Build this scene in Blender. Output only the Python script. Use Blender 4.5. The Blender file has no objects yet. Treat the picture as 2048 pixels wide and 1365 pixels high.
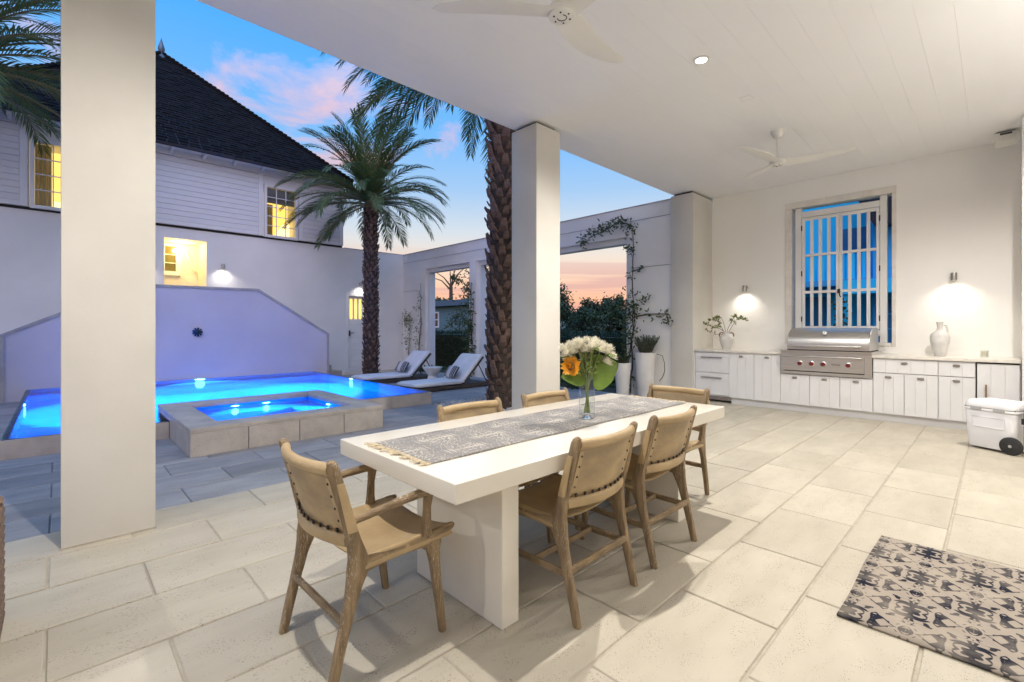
import bpy, bmesh, math, random
from mathutils import Vector, Matrix
R = math.radians
sc = bpy.context.scene
COL = sc.collection
rnd = random.Random(7)

# ---------------------------------------------------------------- camera
cam_d = bpy.data.cameras.new('camera')
cam = bpy.data.objects.new('camera', cam_d)
COL.objects.link(cam)
cam.location = (0, 0, 1.35)
cam.rotation_euler = (R(90), 0, R(45.94))
cam_d.sensor_width = 36
cam_d.lens = 36 * 938 / 2048
cam_d.shift_y = -26.8 / 2048
cam_d.clip_start = 0.05
cam_d.clip_end = 3000
sc.camera = cam
# ---------------------------------------------------------------- render / exposure
sc.render.engine = 'CYCLES'
sc.cycles.use_denoising = True
sc.cycles.max_bounces = 12
sc.cycles.diffuse_bounces = 9
sc.cycles.transparent_max_bounces = 16
sc.cycles.caustics_refractive = False
sc.cycles.caustics_reflective = False
sc.cycles.sample_clamp_indirect = 10
sc.view_settings.view_transform = 'Standard'
sc.view_settings.look = 'None'
sc.view_settings.exposure = .50
sc.view_settings.gamma = 1
# ---------------------------------------------------------------- dusk sky
world = bpy.data.worlds.new('World')
sc.world = world
world.use_nodes = True
NT = world.node_tree
for n in list(NT.nodes): NT.nodes.remove(n)
def wn(t, **k):
    n = NT.nodes.new(t)
    for a, b in k.items(): setattr(n, a, b)
    return n
def wl(a, b): NT.links.new(a, b)
def wmath(op, a, b=None, c=None):
    n = wn('ShaderNodeMath', operation=op)
    for i, v in enumerate((a, b, c)):
        if v is None: continue
        if isinstance(v, (int, float)): n.inputs[i].default_value = v
        else: wl(v, n.inputs[i])
    return n.outputs[0]
def wramp(fac, stops):
    n = wn('ShaderNodeValToRGB')
    e = n.color_ramp.elements
    while len(e) > 1: e.remove(e[0])
    e[0].position = stops[0][0]; e[0].color = (*stops[0][1], 1)
    for p, c in stops[1:]:
        q = e.new(p); q.color = (*c, 1)
    wl(fac, n.inputs[0])
    return n.outputs[0]
def wmix(f, a, b):
    n = wn('ShaderNodeMix', data_type='RGBA')
    if isinstance(f, float): n.inputs[0].default_value = f
    else: wl(f, n.inputs[0])
    for i, v in ((6, a), (7, b)):
        if isinstance(v, tuple): n.inputs[i].default_value = (*v, 1)
        else: wl(v, n.inputs[i])
    return n.outputs[2]
tc = wn('ShaderNodeTexCoord')
sep = wn('ShaderNodeSeparateXYZ'); wl(tc.outputs['Generated'], sep.inputs[0])
zc = sep.outputs[2]
SKY = wramp(zc, [(0.0, (.80, .36, .22)), (.045, (.86, .42, .26)), (.10, (.84, .58, .42)), (.15, (.74, .66, .58)),
                 (.20, (.56, .63, .70)), (.28, (.32, .51, .76)), (.38, (.16, .43, .84)), (.50, (.075, .37, .88)), (1.0, (.07, .36, .88))])
# high pink clouds, projected on a flat layer
inv = wmath('DIVIDE', 1.0, wmath('ADD', zc, .16))
cmb = wn('ShaderNodeCombineXYZ')
wl(wmath('MULTIPLY', sep.outputs[0], inv), cmb.inputs[0]); wl(wmath('MULTIPLY', sep.outputs[1], inv), cmb.inputs[1])
cn = wn('ShaderNodeTexNoise'); cn.inputs['Scale'].default_value = 2.3; cn.inputs['Detail'].default_value = 8; cn.inputs['Roughness'].default_value = .62
cn.inputs['Distortion'].default_value = .5
wl(cmb.outputs[0], cn.inputs['Vector'])
def near(d, c0, c1):   # soft patch of cloud round a direction of the sky
    v = wn('ShaderNodeVectorMath', operation='DOT_PRODUCT'); wl(tc.outputs['Generated'], v.inputs[0]); v.inputs[1].default_value = Vector(d).normalized()
    m = wn('ShaderNodeMapRange'); m.interpolation_type = 'SMOOTHSTEP'
    m.inputs[1].default_value = c0; m.inputs[2].default_value = c1; wl(v.outputs['Value'], m.inputs[0])
    return m.outputs[0]
patch = wmath('ADD', wmath('ADD', near((-1.065, .338, .47), .972, .999), near((-1.0, .40, .40), .982, .999)), wmath('ADD', near((-.817, .593, .43), .989, .9995), near((-1.46, -.09, .53), .97, .999)))
patch = wmath('MINIMUM', patch, 1.1)
cm = wn('ShaderNodeMapRange'); cm.inputs[1].default_value = .49; cm.inputs[2].default_value = .66; wl(wmath('MULTIPLY', cn.outputs[0], wmath('ADD', wmath('MULTIPLY', patch, .60), .40)), cm.inputs[0])
elev = wn('ShaderNodeMapRange'); elev.inputs[1].default_value = .10; elev.inputs[2].default_value = .26; wl(zc, elev.inputs[0])
cf = wmath('MULTIPLY', wmath('MULTIPLY', cm.outputs[0], elev.outputs[0]), .9)
SKY = wmix(cf, SKY, wramp(zc, [(.2, (.88, .42, .30)), (.34, (.84, .46, .42)), (.45, (.62, .52, .68))]))
# low mauve streaks by the horizon
st = wn('ShaderNodeVectorMath', operation='MULTIPLY'); st.inputs[1].default_value = (1.6, 1.6, 42); wl(tc.outputs['Generated'], st.inputs[0])
sn = wn('ShaderNodeTexNoise'); sn.inputs['Scale'].default_value = 1.0; sn.inputs['Detail'].default_value = 4; wl(st.outputs[0], sn.inputs['Vector'])
sm = wn('ShaderNodeMapRange'); sm.inputs[1].default_value = .47; sm.inputs[2].default_value = .58; wl(sn.outputs[0], sm.inputs[0])
low = wn('ShaderNodeMapRange'); low.inputs[1].default_value = .18; low.inputs[2].default_value = .10; wl(zc, low.inputs[0])
SKY = wmix(wmath('MULTIPLY', wmath('MULTIPLY', sm.outputs[0], low.outputs[0]), .62), SKY, (.56, .33, .34))
# a physical dusk sky adds the last glow of a sun at the horizon
nish = wn('ShaderNodeTexSky'); nish.sky_type = 'NISHITA'; nish.sun_disc = False
nish.sun_elevation = R(0.5); nish.sun_rotation = R(-40)
addn = wn('ShaderNodeMix', data_type='RGBA', blend_type='ADD'); addn.inputs[0].default_value = .003
wl(SKY, addn.inputs[6]); wl(nish.outputs[0], addn.inputs[7])
bg = wn('ShaderNodeBackground'); bg.inputs[1].default_value = .86
wo = wn('ShaderNodeOutputWorld'); wl(addn.outputs[2], bg.inputs[0]); wl(bg.outputs[0], wo.inputs[0])

# soft fill sun added to brighten the house and garden walls
sun_d = bpy.data.lights.new('dusk_fill', 'SUN'); sun_d.energy = 1.3; sun_d.angle = R(70); sun_d.color = (1.0, .82, 1.0)
sun = bpy.data.objects.new('dusk_fill', sun_d); COL.objects.link(sun)
sun.rotation_euler = Vector((-.62, .46, -.64)).to_track_quat('-Z', 'Y').to_euler()

# ================================================================ helpers
class MB:
    """collects shapes; build() links them as ONE mesh object"""
    def __init__(s): s.v = []; s.f = []; s.m = []
    def add(s, vs, fs, mi=0):
        o = len(s.v); s.v += [tuple(p) for p in vs]
        s.f += [tuple(i + o for i in f) for f in fs]; s.m += [mi] * len(fs); return s
    def box(s, x0, x1, y0, y1, z0, z1, mi=0, M=None):
        if x0 > x1: x0, x1 = x1, x0
        if y0 > y1: y0, y1 = y1, y0
        if z0 > z1: z0, z1 = z1, z0
        vs = [(x, y, z) for z in (z0, z1) for y in (y0, y1) for x in (x0, x1)]
        if M is not None: vs = [M @ Vector(p) for p in vs]
        return s.add(vs, [(0, 2, 3, 1), (4, 5, 7, 6), (0, 1, 5, 4), (2, 6, 7, 3), (0, 4, 6, 2), (1, 3, 7, 5)], mi)
    def prism(s, pts, d, mi=0):
        """pts: planar loop of 3D points, d: extrusion vector"""
        n = len(pts); d = Vector(d)
        vs = [Vector(p) for p in pts] + [Vector(p) + d for p in pts]
        fs = [tuple(range(n))[::-1], tuple(range(n, 2 * n))] + [(i, (i + 1) % n, n + (i + 1) % n, n + i) for i in range(n)]
        return s.add(vs, fs, mi)
    def rings(s, rs, mi=0, cap=True, closed=True):
        """rs: list of equal-length rings of points"""
        n = len(rs[0]); vs = [p for r in rs for p in r]; fs = []
        for k in range(len(rs) - 1):
            for i in range(n if closed else n - 1):
                j = (i + 1) % n
                fs.append((k * n + i, k * n + j, (k + 1) * n + j, (k + 1) * n + i))
        if cap and closed:
            fs.append(tuple(range(n))[::-1]); fs.append(tuple(range((len(rs) - 1) * n, len(rs) * n)))
        return s.add(vs, fs, mi)
    def loft(s, st, n=10, mi=0, p=2.0, cap=True):
        """st: (centre, u, v) - u and v are the half-size vectors of each superellipse section"""
        rs = []
        for c, u, v in st:
            c = Vector(c); u = Vector(u); v = Vector(v); r = []
            for i in range(n):
                a = 2 * math.pi * (i + .5) / n; ca, sa = math.cos(a), math.sin(a)
                r.append(c + u * math.copysign(abs(ca) ** (2 / p), ca) + v * math.copysign(abs(sa) ** (2 / p), sa))
            rs.append(r)
        return s.rings(rs, mi, cap)
    def tube(s, path, rad, n=8, mi=0, cap=True):
        path = [Vector(p) for p in path]; rs = []; up0 = None
        for i, c in enumerate(path):
            t = (path[min(i + 1, len(path) - 1)] - path[max(i - 1, 0)])
            if t.length < 1e-9: t = Vector((0, 0, 1))
            t.normalize()
            if up0 is None:
                up0 = Vector((0, 0, 1)) if abs(t.z) < .9 else Vector((1, 0, 0))
            u = t.cross(up0)
            if u.length < 1e-6: u = t.cross(Vector((0, 1, 0)))
            u.normalize(); v = u.cross(t).normalized(); up0 = v
            r = rad[i] if isinstance(rad, (list, tuple)) else rad
            rs.append([c + u * r * math.cos(2 * math.pi * k / n) + v * r * math.sin(2 * math.pi * k / n) for k in range(n)])
        return s.rings(rs, mi, cap)
    def lathe(s, prof, c=(0, 0, 0), n=24, mi=0, axis='Z', cap=True):
        rs = []; c = Vector(c)
        for r, h in prof:
            ring = []
            for i in range(n):
                a = 2 * math.pi * i / n; x, y = r * math.cos(a), r * math.sin(a)
                ring.append(c + (Vector((x, y, h)) if axis == 'Z' else Vector((x, -h, y)) if axis == 'Y' else Vector((h, x, y))))
            rs.append(ring)
        return s.rings(rs, mi, cap)
    def grid(s, fn, nu, nv, mi=0):
        vs = [fn(i / nu, j / nv) for j in range(nv + 1) for i in range(nu + 1)]
        fs = [(j * (nu + 1) + i, j * (nu + 1) + i + 1, (j + 1) * (nu + 1) + i + 1, (j + 1) * (nu + 1) + i) for j in range(nv) for i in range(nu)]
        return s.add(vs, fs, mi)
    def build(s, name, mat, parent=None, smooth=False, bevel=0, seg=1, local=False, solid=0):
        me = bpy.data.meshes.new(name)
        off = Vector((0, 0, 0)) if (parent is None or local) else wloc(parent)
        me.from_pydata([Vector(p) - off for p in s.v], [], s.f)
        mats = mat if isinstance(mat, (list, tuple)) else [mat]
        for q in mats: me.materials.append(q)
        if len(mats) > 1: me.polygons.foreach_set('material_index', s.m)
        bm = bmesh.new(); bm.from_mesh(me)
        bmesh.ops.recalc_face_normals(bm, faces=bm.faces)
        if bevel:
            ed = [e for e in bm.edges if len(e.link_faces) == 2 and e.calc_face_angle(0) > .6]
            bmesh.ops.bevel(bm, geom=ed, offset=bevel, segments=seg, profile=.6, affect='EDGES', clamp_overlap=True)
        bm.to_mesh(me); bm.free()
        if smooth or (bevel and seg > 1):
            me.polygons.foreach_set('use_smooth', [True] * len(me.polygons))
            try: me.set_sharp_from_angle(angle=R(42))
            except Exception: pass
        me.update()
        o = bpy.data.objects.new(name, me); COL.objects.link(o)
        if parent is not None: o.parent = parent
        if solid:
            m = o.modifiers.new('thickness', 'SOLIDIFY'); m.thickness = solid; m.offset = 0
        return o
def wloc(o):
    v = Vector(o.location); p = o.parent
    while p is not None: v += Vector(p.location); p = p.parent
    return v
def tag(o, label=None, cat=None, group=None, kind=None):
    if label: o['label'] = label
    if cat: o['category'] = cat
    if group: o['group'] = group
    if kind: o['kind'] = kind
    return o
def thing(name, label, cat, loc=(0, 0, 0), group=None):
    o = bpy.data.objects.new(name, None); COL.objects.link(o)
    o.empty_display_size = .1; o.location = loc
    return tag(o, label, cat, group)
def copy_tree(o, parent=None):
    c = o.copy(); COL.objects.link(c); c.parent = parent
    for ch in [q for q in o.children]: copy_tree(ch, c)
    return c
def inst(src, parent, loc=None, rot=None, scale=None):
    c = src.copy(); COL.objects.link(c); c.parent = parent
    if loc is not None: c.location = loc
    if rot is not None: c.rotation_euler = rot
    if scale is not None: c.scale = scale if isinstance(scale, (tuple, list)) else (scale,) * 3
    return c
def bx(name, mat, parent, x0, x1, y0, y1, z0, z1, bevel=0, seg=1):
    return MB().box(x0, x1, y0, y1, z0, z1).build(name, mat, parent, bevel=bevel, seg=seg)

# ================================================================ materials
def newmat(name):
    m = bpy.data.materials.new(name); m.use_nodes = True
    return m, m.node_tree, m.node_tree.nodes['Principled BSDF']
def pm(name, c1, c2=None, scale=6, rough=.6, metal=0, bump=0, bscale=None, stretch=(1, 1, 1), detail=6, island=False, coat=0,
       contrast=(.35, .65), spec=.5, rough2=None, pits=None, fleck=None, trans=0, sheen=0, objvar=0):
    m, nt, b = newmat(name); N = nt.nodes; L = nt.links
    b.inputs['Roughness'].default_value = rough; b.inputs['Metallic'].default_value = metal
    b.inputs['Specular IOR Level'].default_value = spec
    if coat: b.inputs['Coat Weight'].default_value = coat; b.inputs['Coat Roughness'].default_value = .12
    if sheen: b.inputs['Sheen Weight'].default_value = sheen
    t = N.new('ShaderNodeTexCoord'); oi = N.new('ShaderNodeObjectInfo')
    off = N.new('ShaderNodeVectorMath'); off.operation = 'SCALE'; off.inputs[3].default_value = 37.0
    cmb = N.new('ShaderNodeCombineXYZ')
    for i in range(3): L.new(oi.outputs['Random'], cmb.inputs[i])
    L.new(cmb.outputs[0], off.inputs[0])
    ad = N.new('ShaderNodeVectorMath'); ad.operation = 'ADD'; L.new(t.outputs['Object'], ad.inputs[0]); L.new(off.outputs[0], ad.inputs[1])
    mp = N.new('ShaderNodeMapping'); mp.inputs['Scale'].default_value = stretch; L.new(ad.outputs[0], mp.inputs[0])
    ns = N.new('ShaderNodeTexNoise'); ns.inputs['Scale'].default_value = scale; ns.inputs['Detail'].default_value = detail
    L.new(mp.outputs[0], ns.inputs['Vector'])
    c2 = c2 or tuple(x * .9 for x in c1)
    mr = N.new('ShaderNodeMapRange'); mr.inputs[1].default_value = contrast[0]; mr.inputs[2].default_value = contrast[1]
    L.new(ns.outputs[0], mr.inputs[0])
    mx = N.new('ShaderNodeMix'); mx.data_type = 'RGBA'; mx.inputs[6].default_value = (*c1, 1); mx.inputs[7].default_value = (*c2, 1)
    fac = mr.outputs[0]
    if island:
        g = N.new('ShaderNodeNewGeometry'); a = N.new('ShaderNodeMath'); a.operation = 'MULTIPLY_ADD'
        a.inputs[1].default_value = .45; L.new(mr.outputs[0], a.inputs[0])
        a2 = N.new('ShaderNodeMath'); a2.operation = 'MULTIPLY'; a2.inputs[1].default_value = .55; L.new(g.outputs['Random Per Island'], a2.inputs[0])
        L.new(a2.outputs[0], a.inputs[2]); fac = a.outputs[0]
    L.new(fac, mx.inputs[0]); col = mx.outputs[2]
    height = None
    if bump:
        bn = N.new('ShaderNodeTexNoise'); bn.inputs['Scale'].default_value = bscale or scale * 6; bn.inputs['Detail'].default_value = 5
        L.new(mp.outputs[0], bn.inputs['Vector']); height = bn.outputs[0]
    if pits or fleck:
        for (sc_, dens, colr) in ([pits] if pits else []) + ([fleck] if fleck else []):
            vo = N.new('ShaderNodeTexNoise'); vo.inputs['Scale'].default_value = sc_; vo.inputs['Detail'].default_value = 2
            L.new(mp.outputs[0], vo.inputs['Vector'])
            th = N.new('ShaderNodeMapRange'); th.inputs[1].default_value = dens; th.inputs[2].default_value = dens + .04
            L.new(vo.outputs[0], th.inputs[0])
            # pits come in clusters
            cl = N.new('ShaderNodeTexNoise'); cl.inputs['Scale'].default_value = sc_ * .06; cl.inputs['Detail'].default_value = 2
            L.new(mp.outputs[0], cl.inputs['Vector'])
            cr = N.new('ShaderNodeMapRange'); cr.inputs[1].default_value = .45; cr.inputs[2].default_value = .6; L.new(cl.outputs[0], cr.inputs[0])
            mu = N.new('ShaderNodeMath'); mu.operation = 'MULTIPLY'; L.new(th.outputs[0], mu.inputs[0]); L.new(cr.outputs[0], mu.inputs[1])
            m2 = N.new('ShaderNodeMix'); m2.data_type = 'RGBA'; L.new(mu.outputs[0], m2.inputs[0]); L.new(col, m2.inputs[6]); m2.inputs[7].default_value = (*colr, 1)
            col = m2.outputs[2]
    if objvar:   # each piece a little lighter or darker
        hv = N.new('ShaderNodeHueSaturation'); mrv = N.new('ShaderNodeMapRange'); mrv.inputs[3].default_value = 1 - objvar; mrv.inputs[4].default_value = 1 + objvar * .7
        L.new(oi.outputs['Random'], mrv.inputs[0]); L.new(mrv.outputs[0], hv.inputs['Value']); L.new(col, hv.inputs['Color']); col = hv.outputs[0]
    L.new(col, b.inputs['Base Color'])
    if bump:
        bp = N.new('ShaderNodeBump'); bp.inputs['Strength'].default_value = bump; bp.inputs['Distance'].default_value = .02
        L.new(height, bp.inputs['Height']); L.new(bp.outputs[0], b.inputs['Normal'])
    if rough2 is not None:
        rr = N.new('ShaderNodeMapRange'); rr.inputs[3].default_value = rough; rr.inputs[4].default_value = rough2
        L.new(mr.outputs[0], rr.inputs[0]); L.new(rr.outputs[0], b.inputs['Roughness'])
    if trans:   # thin leaves and cloth let some light through
        tr = N.new('ShaderNodeBsdfTranslucent'); L.new(col, tr.inputs[0])
        ms = N.new('ShaderNodeMixShader'); ms.inputs[0].default_value = trans
        L.new(b.outputs[0], ms.inputs[1]); L.new(tr.outputs[0], ms.inputs[2]); L.new(ms.outputs[0], N['Material Output'].inputs[0])
    return m
def emat(name, col, strength):
    m, nt, b = newmat(name)
    b.inputs['Base Color'].default_value = (*[min(1, c) for c in col], 1)
    b.inputs['Emission Color'].default_value = (*col, 1); b.inputs['Emission Strength'].default_value = strength
    return m
M = {}
M['stucco'] = pm('stucco', (.80, .79, .78), (.73, .72, .71), .9, .85, bump=.25, bscale=90, spec=.25)
M['wall_paint'] = pm('wall_paint', (.84, .83, .81), (.81, .80, .78), .8, .75, bump=.10, bscale=60, spec=.3)
M['column_paint'] = pm('column_paint', (.62, .60, .56), (.565, .545, .505), 1.4, .85, bump=.10, bscale=9, spec=.25)
M['ceiling_paint'] = pm('ceiling_paint', (.84, .84, .84), (.82, .82, .82), 1.0, .6, spec=.3)
M['dark_gap'] = pm('dark_gap', (.03, .028, .025), None, 5, .9)
M['tile'] = pm('limestone_tile', (.47, .43, .352), (.39, .352, .282), 2.2, .62, bump=.12, bscale=45, stretch=(2.2, .8, 1), pits=(125, .62, (.16, .12, .08)), contrast=(.3, .7), objvar=.07)
M['grout'] = pm('grout', (.44, .40, .33), (.36, .32, .26), 9, .9, bump=.2)
M['paver'] = pm('grey_paver', (.30, .30, .315), (.20, .20, .215), 2.6, .6, bump=.15, bscale=40, stretch=(2.6, .7, 1), pits=(115, .61, (.08, .08, .08)), contrast=(.3, .7), objvar=.14)
M['paver_bed'] = pm('paver_joint', (.20, .20, .19), None, 9, .9)
M['coping'] = pm('travertine', (.44, .40, .36), (.34, .31, .28), 3.5, .6, bump=.2, bscale=60, pits=(190, .62, (.14, .12, .10)))
M['fountain_render'] = pm('glow_tinted_render', (.58, .55, .61), (.52, .49, .55), .9, .85, bump=.25, bscale=90, spec=.25)  # lavender of the blue pool lamps and pink dusk painted into the render
M['cap_stone'] = pm('cap_stone', (.42, .40, .39), (.32, .30, .30), 5, .6, bump=.15)
M['soil'] = pm('soil_and_grass', (.035, .06, .02), (.055, .05, .03), .6, .95, bump=.4, bscale=30)
M['white_gravel'] = pm('pale_gravel', (.55, .50, .42), (.42, .38, .31), 25, .9, bump=.5, bscale=60)
M['pebble'] = pm('pebble', (.50, .48, .46), (.16, .15, .15), 3, .6, island=True)
M['siding'] = pm('white_siding', (.70, .70, .71), (.67, .67, .68), 3, .55, spec=.35)
M['trim'] = pm('white_trim', (.74, .74, .74), (.70, .70, .70), 3, .5, spec=.35)
M['shingle'] = pm('dark_shingle', (.014, .012, .012), (.006, .005, .006), 7, .85, spec=.15, bump=.3, island=True)
M['metal_dark'] = pm('dark_metal', (.05, .05, .055), None, 9, .45, metal=.8)
M['lead'] = pm('lead_flashing', (.17, .20, .24), (.12, .15, .18), 6, .5, metal=.6)
M['brushed'] = pm('brushed_nickel', (.42, .40, .38), (.36, .34, .32), 12, .35, metal=1)
M['steel'] = pm('stainless_steel', (.58, .57, .56), (.54, .53, .52), 2, .30, metal=1, stretch=(.6, 30, 30), rough2=.36)
M['black_plastic'] = pm('black_plastic', (.015, .015, .016), (.03, .03, .03), 8, .5)
M['rubber'] = pm('rubber', (.018, .018, .018), (.03, .03, .03), 30, .75, bump=.3)
M['knob_red'] = pm('red_knob', (.17, .010, .014), (.12, .008, .010), 8, .3)
M['cabinet'] = pm('cabinet_paint', (.70, .70, .71), (.67, .67, .68), 3, .45, spec=.4)
M['counter'] = pm('stone_countertop', (.70, .67, .61), (.62, .59, .54), 14, .3)
M['table'] = pm('cream_lacquer', (.74, .70, .62), (.725, .683, .603), 2.2, .20, coat=.3, spec=.5, rough2=.28)
M['wood'] = pm('weathered_teak', (.31, .22, .125), (.18, .125, .07), 9, .75, bump=.5, bscale=26, stretch=(5, 5, .8), fleck=(60, .60, (.46, .40, .32)))
M['wood_h'] = pm('weathered_teak_rail', (.31, .22, .125), (.18, .125, .07), 9, .75, bump=.5, bscale=26, stretch=(1.2, 1.2, 5), fleck=(60, .60, (.46, .40, .32)))
M['leather'] = pm('tan_leather', (.46, .34, .19), (.35, .25, .13), 4.5, .5, bump=.18, bscale=70, spec=.4)
M['leather_back'] = pm('worn_leather', (.45, .33, .18), (.29, .22, .135), 5, .65, bump=.2, bscale=60, stretch=(1, 1, 2))
M['stud'] = pm('dark_lace', (.02, .016, .014), None, 9, .6)
M['cushion'] = pm('outdoor_cushion', (.66, .67, .70), (.60, .61, .64), 5, .9, bump=.15, bscale=140)
M['wicker'] = pm('dark_wicker', (.10, .075, .06), (.045, .035, .03), 30, .7, bump=.6, bscale=60, stretch=(3, 3, .6))
M['wicker_brown'] = pm('brown_wicker', (.20, .13, .09), (.09, .06, .045), 40, .7, bump=.6, bscale=60)
M['ceramic'] = pm('chalk_ceramic', (.68, .67, .65), (.56, .55, .53), 7, .75, bump=.25, bscale=40)
M['pot'] = pm('pot_concrete', (.66, .65, .64), (.58, .57, .56), 4, .7, bump=.15, bscale=40)
M['jug_handle'] = pm('bare_clay', (.22, .14, .09), None, 7, .7)
M['fan'] = pm('fan_white', (.74, .73, .70), (.70, .69, .66), 4, .45)
M['cooler'] = pm('rotomoulded_plastic', (.74, .74, .76), (.71, .71, .73), 6, .55, bump=.08, bscale=160)
M['cooler_grey'] = pm('grey_plastic', (.42, .42, .43), None, 6, .5)
M['stem'] = pm('green_stem', (.16, .22, .06), (.24, .27, .10), 9, .6)
M['bark'] = pm('bark', (.11, .08, .06), (.05, .038, .03), 12, .9, bump=.6, stretch=(1, 1, .3))
M['trunk'] = pm('palm_trunk', (.06, .042, .032), (.025, .018, .015), 14, .95, bump=.7, stretch=(1, 1, .5))
M['boot'] = pm('leaf_base', (.23, .145, .11), (.055, .032, .026), 9, .85, bump=.6, bscale=40, stretch=(3, 3, 1))
M['frond'] = pm('palm_leaf', (.07, .12, .035), (.13, .18, .06), 6, .5, island=True, trans=.25)
M['rachis'] = pm('palm_rib', (.17, .15, .06), (.12, .10, .05), 7, .6)
M['leaf_dark'] = pm('hedge_leaf', (.018, .035, .014), (.04, .07, .025), 4, .55, island=True, trans=.2)
M['leaf_mid'] = pm('tree_leaf', (.03, .06, .03), (.06, .10, .045), 4, .6, island=True, trans=.3)
M['leaf_vine'] = pm('vine_leaf', (.035, .06, .02), (.08, .11, .035), 5, .5, island=True, trans=.2)
M['leaf_olive'] = pm('olive_leaf', (.12, .15, .04), (.22, .23, .08), 9, .5, island=True, trans=.25)
M['leaf_herb'] = pm('herb_leaf', (.06, .085, .05), (.10, .13, .08), 9, .6, island=True, trans=.2)
M['leaf_big'] = pm('broad_leaf', (.17, .26, .035), (.11, .19, .025), 14, .45, bump=.2, trans=.25)
M['petal'] = pm('white_petal', (.80, .78, .68), (.72, .68, .55), 20, .6, island=True, trans=.3)
M['petal_yellow'] = pm('sunflower_petal', (.82, .40, .015), (.72, .27, .01), 12, .55, island=True, trans=.3)
M['flower_eye'] = pm('flower_eye', (.10, .05, .015), (.30, .14, .02), 60, .9, bump=.6)
M['fringe'] = pm('cotton_fringe', (.60, .52, .38), (.48, .40, .28), 30, .9)
M['shade_cloth'] = pm('roller_blind', (.20, .20, .20), None, 9, .8)
M['curtain'] = pm('curtain', (.42, .38, .24), (.30, .27, .17), 3, .9, stretch=(1, 8, .3), trans=.35)
M['room_glow'] = emat('lit_room', (1.0, .70, .16), .85)
M['room_white'] = emat('lit_ceiling', (1.0, .80, .36), 1.25)
M['lamp'] = emat('lamp_lens', (1.0, .88, .66), 14)
M['pool_lamp'] = emat('pool_lamp_lens', (.75, .92, 1.0), 9)
M['plank_warm'] = pm('painted_planks', (.74, .70, .60), (.70, .66, .56), 3, .6)
M['neighbour'] = pm('sage_siding', (.13, .21, .23), (.11, .18, .20), 3, .7)
M['neighbour_roof'] = pm('grey_shingle_roof', (.045, .045, .05), (.03, .03, .033), 12, .85, bump=.3)
M['tinted_wall'] = pm('sky_tinted_render', (.02, .62, .92), (.02, .57, .88), 1.0, .8, bump=.1, bscale=60)  # blue sky light painted into the colours of a white building
M['tinted_mid'] = pm('sky_tinted_boarding', (.05, .40, .70), (.04, .36, .65), 1.5, .7)
M['tinted_dark'] = pm('sky_tinted_panel', (.02, .18, .34), (.015, .15, .29), 2, .6)
M['roof_dark'] = pm('slate', (.012, .012, .02), None, 4, .7)
M['stone_trim'] = pm('stone_frame', (.72, .70, .66), (.64, .61, .57), 6, .6, bump=.12, bscale=50)
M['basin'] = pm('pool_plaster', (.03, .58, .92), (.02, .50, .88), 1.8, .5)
M['grass'] = pm('lawn', (.04, .075, .02), (.025, .05, .015), 2.5, .9, bump=.5, bscale=40)

def glass_mat():
    m, nt, b = newmat('clear_glass')
    b.inputs['Base Color'].default_value = (.97, .99, 1, 1); b.inputs['Roughness'].default_value = .01
    b.inputs['Transmission Weight'].default_value = 1; b.inputs['IOR'].default_value = 1.3
    return m
M['glass'] = glass_mat()
def pane_mat():
    m, nt, b = newmat('window_pane'); N = nt.nodes; L = nt.links
    tr = N.new('ShaderNodeBsdfTransparent'); gl = N.new('ShaderNodeBsdfGlossy'); gl.inputs['Roughness'].default_value = .03
    fr = N.new('ShaderNodeFresnel'); fr.inputs[0].default_value = 1.45
    ms = N.new('ShaderNodeMixShader'); L.new(fr.outputs[0], ms.inputs[0]); L.new(tr.outputs[0], ms.inputs[1]); L.new(gl.outputs[0], ms.inputs[2])
    L.new(ms.outputs[0], N['Material Output'].inputs[0]); return m
M['pane'] = pane_mat()
def thin_glass_mat():   # thin-walled glass: clear in the middle, bright at the rim
    m, nt, b = newmat('thin_glass'); N = nt.nodes; L = nt.links
    tr = N.new('ShaderNodeBsdfTransparent'); tr.inputs[0].default_value = (.93, .96, .96, 1)
    gl = N.new('ShaderNodeBsdfGlossy'); gl.inputs['Roughness'].default_value = .02
    lw = N.new('ShaderNodeLayerWeight'); lw.inputs[0].default_value = .5
    pw = N.new('ShaderNodeMath'); pw.operation = 'POWER'; pw.inputs[1].default_value = 3.2; L.new(lw.outputs['Facing'], pw.inputs[0])
    ma = N.new('ShaderNodeMath'); ma.operation = 'MULTIPLY_ADD'; ma.inputs[1].default_value = .75; ma.inputs[2].default_value = .07; L.new(pw.outputs[0], ma.inputs[0])
    ms = N.new('ShaderNodeMixShader'); L.new(ma.outputs[0], ms.inputs[0]); L.new(tr.outputs[0], ms.inputs[1]); L.new(gl.outputs[0], ms.inputs[2])
    L.new(ms.outputs[0], N['Material Output'].inputs[0]); return m
M['thin_glass'] = thin_glass_mat()
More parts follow.
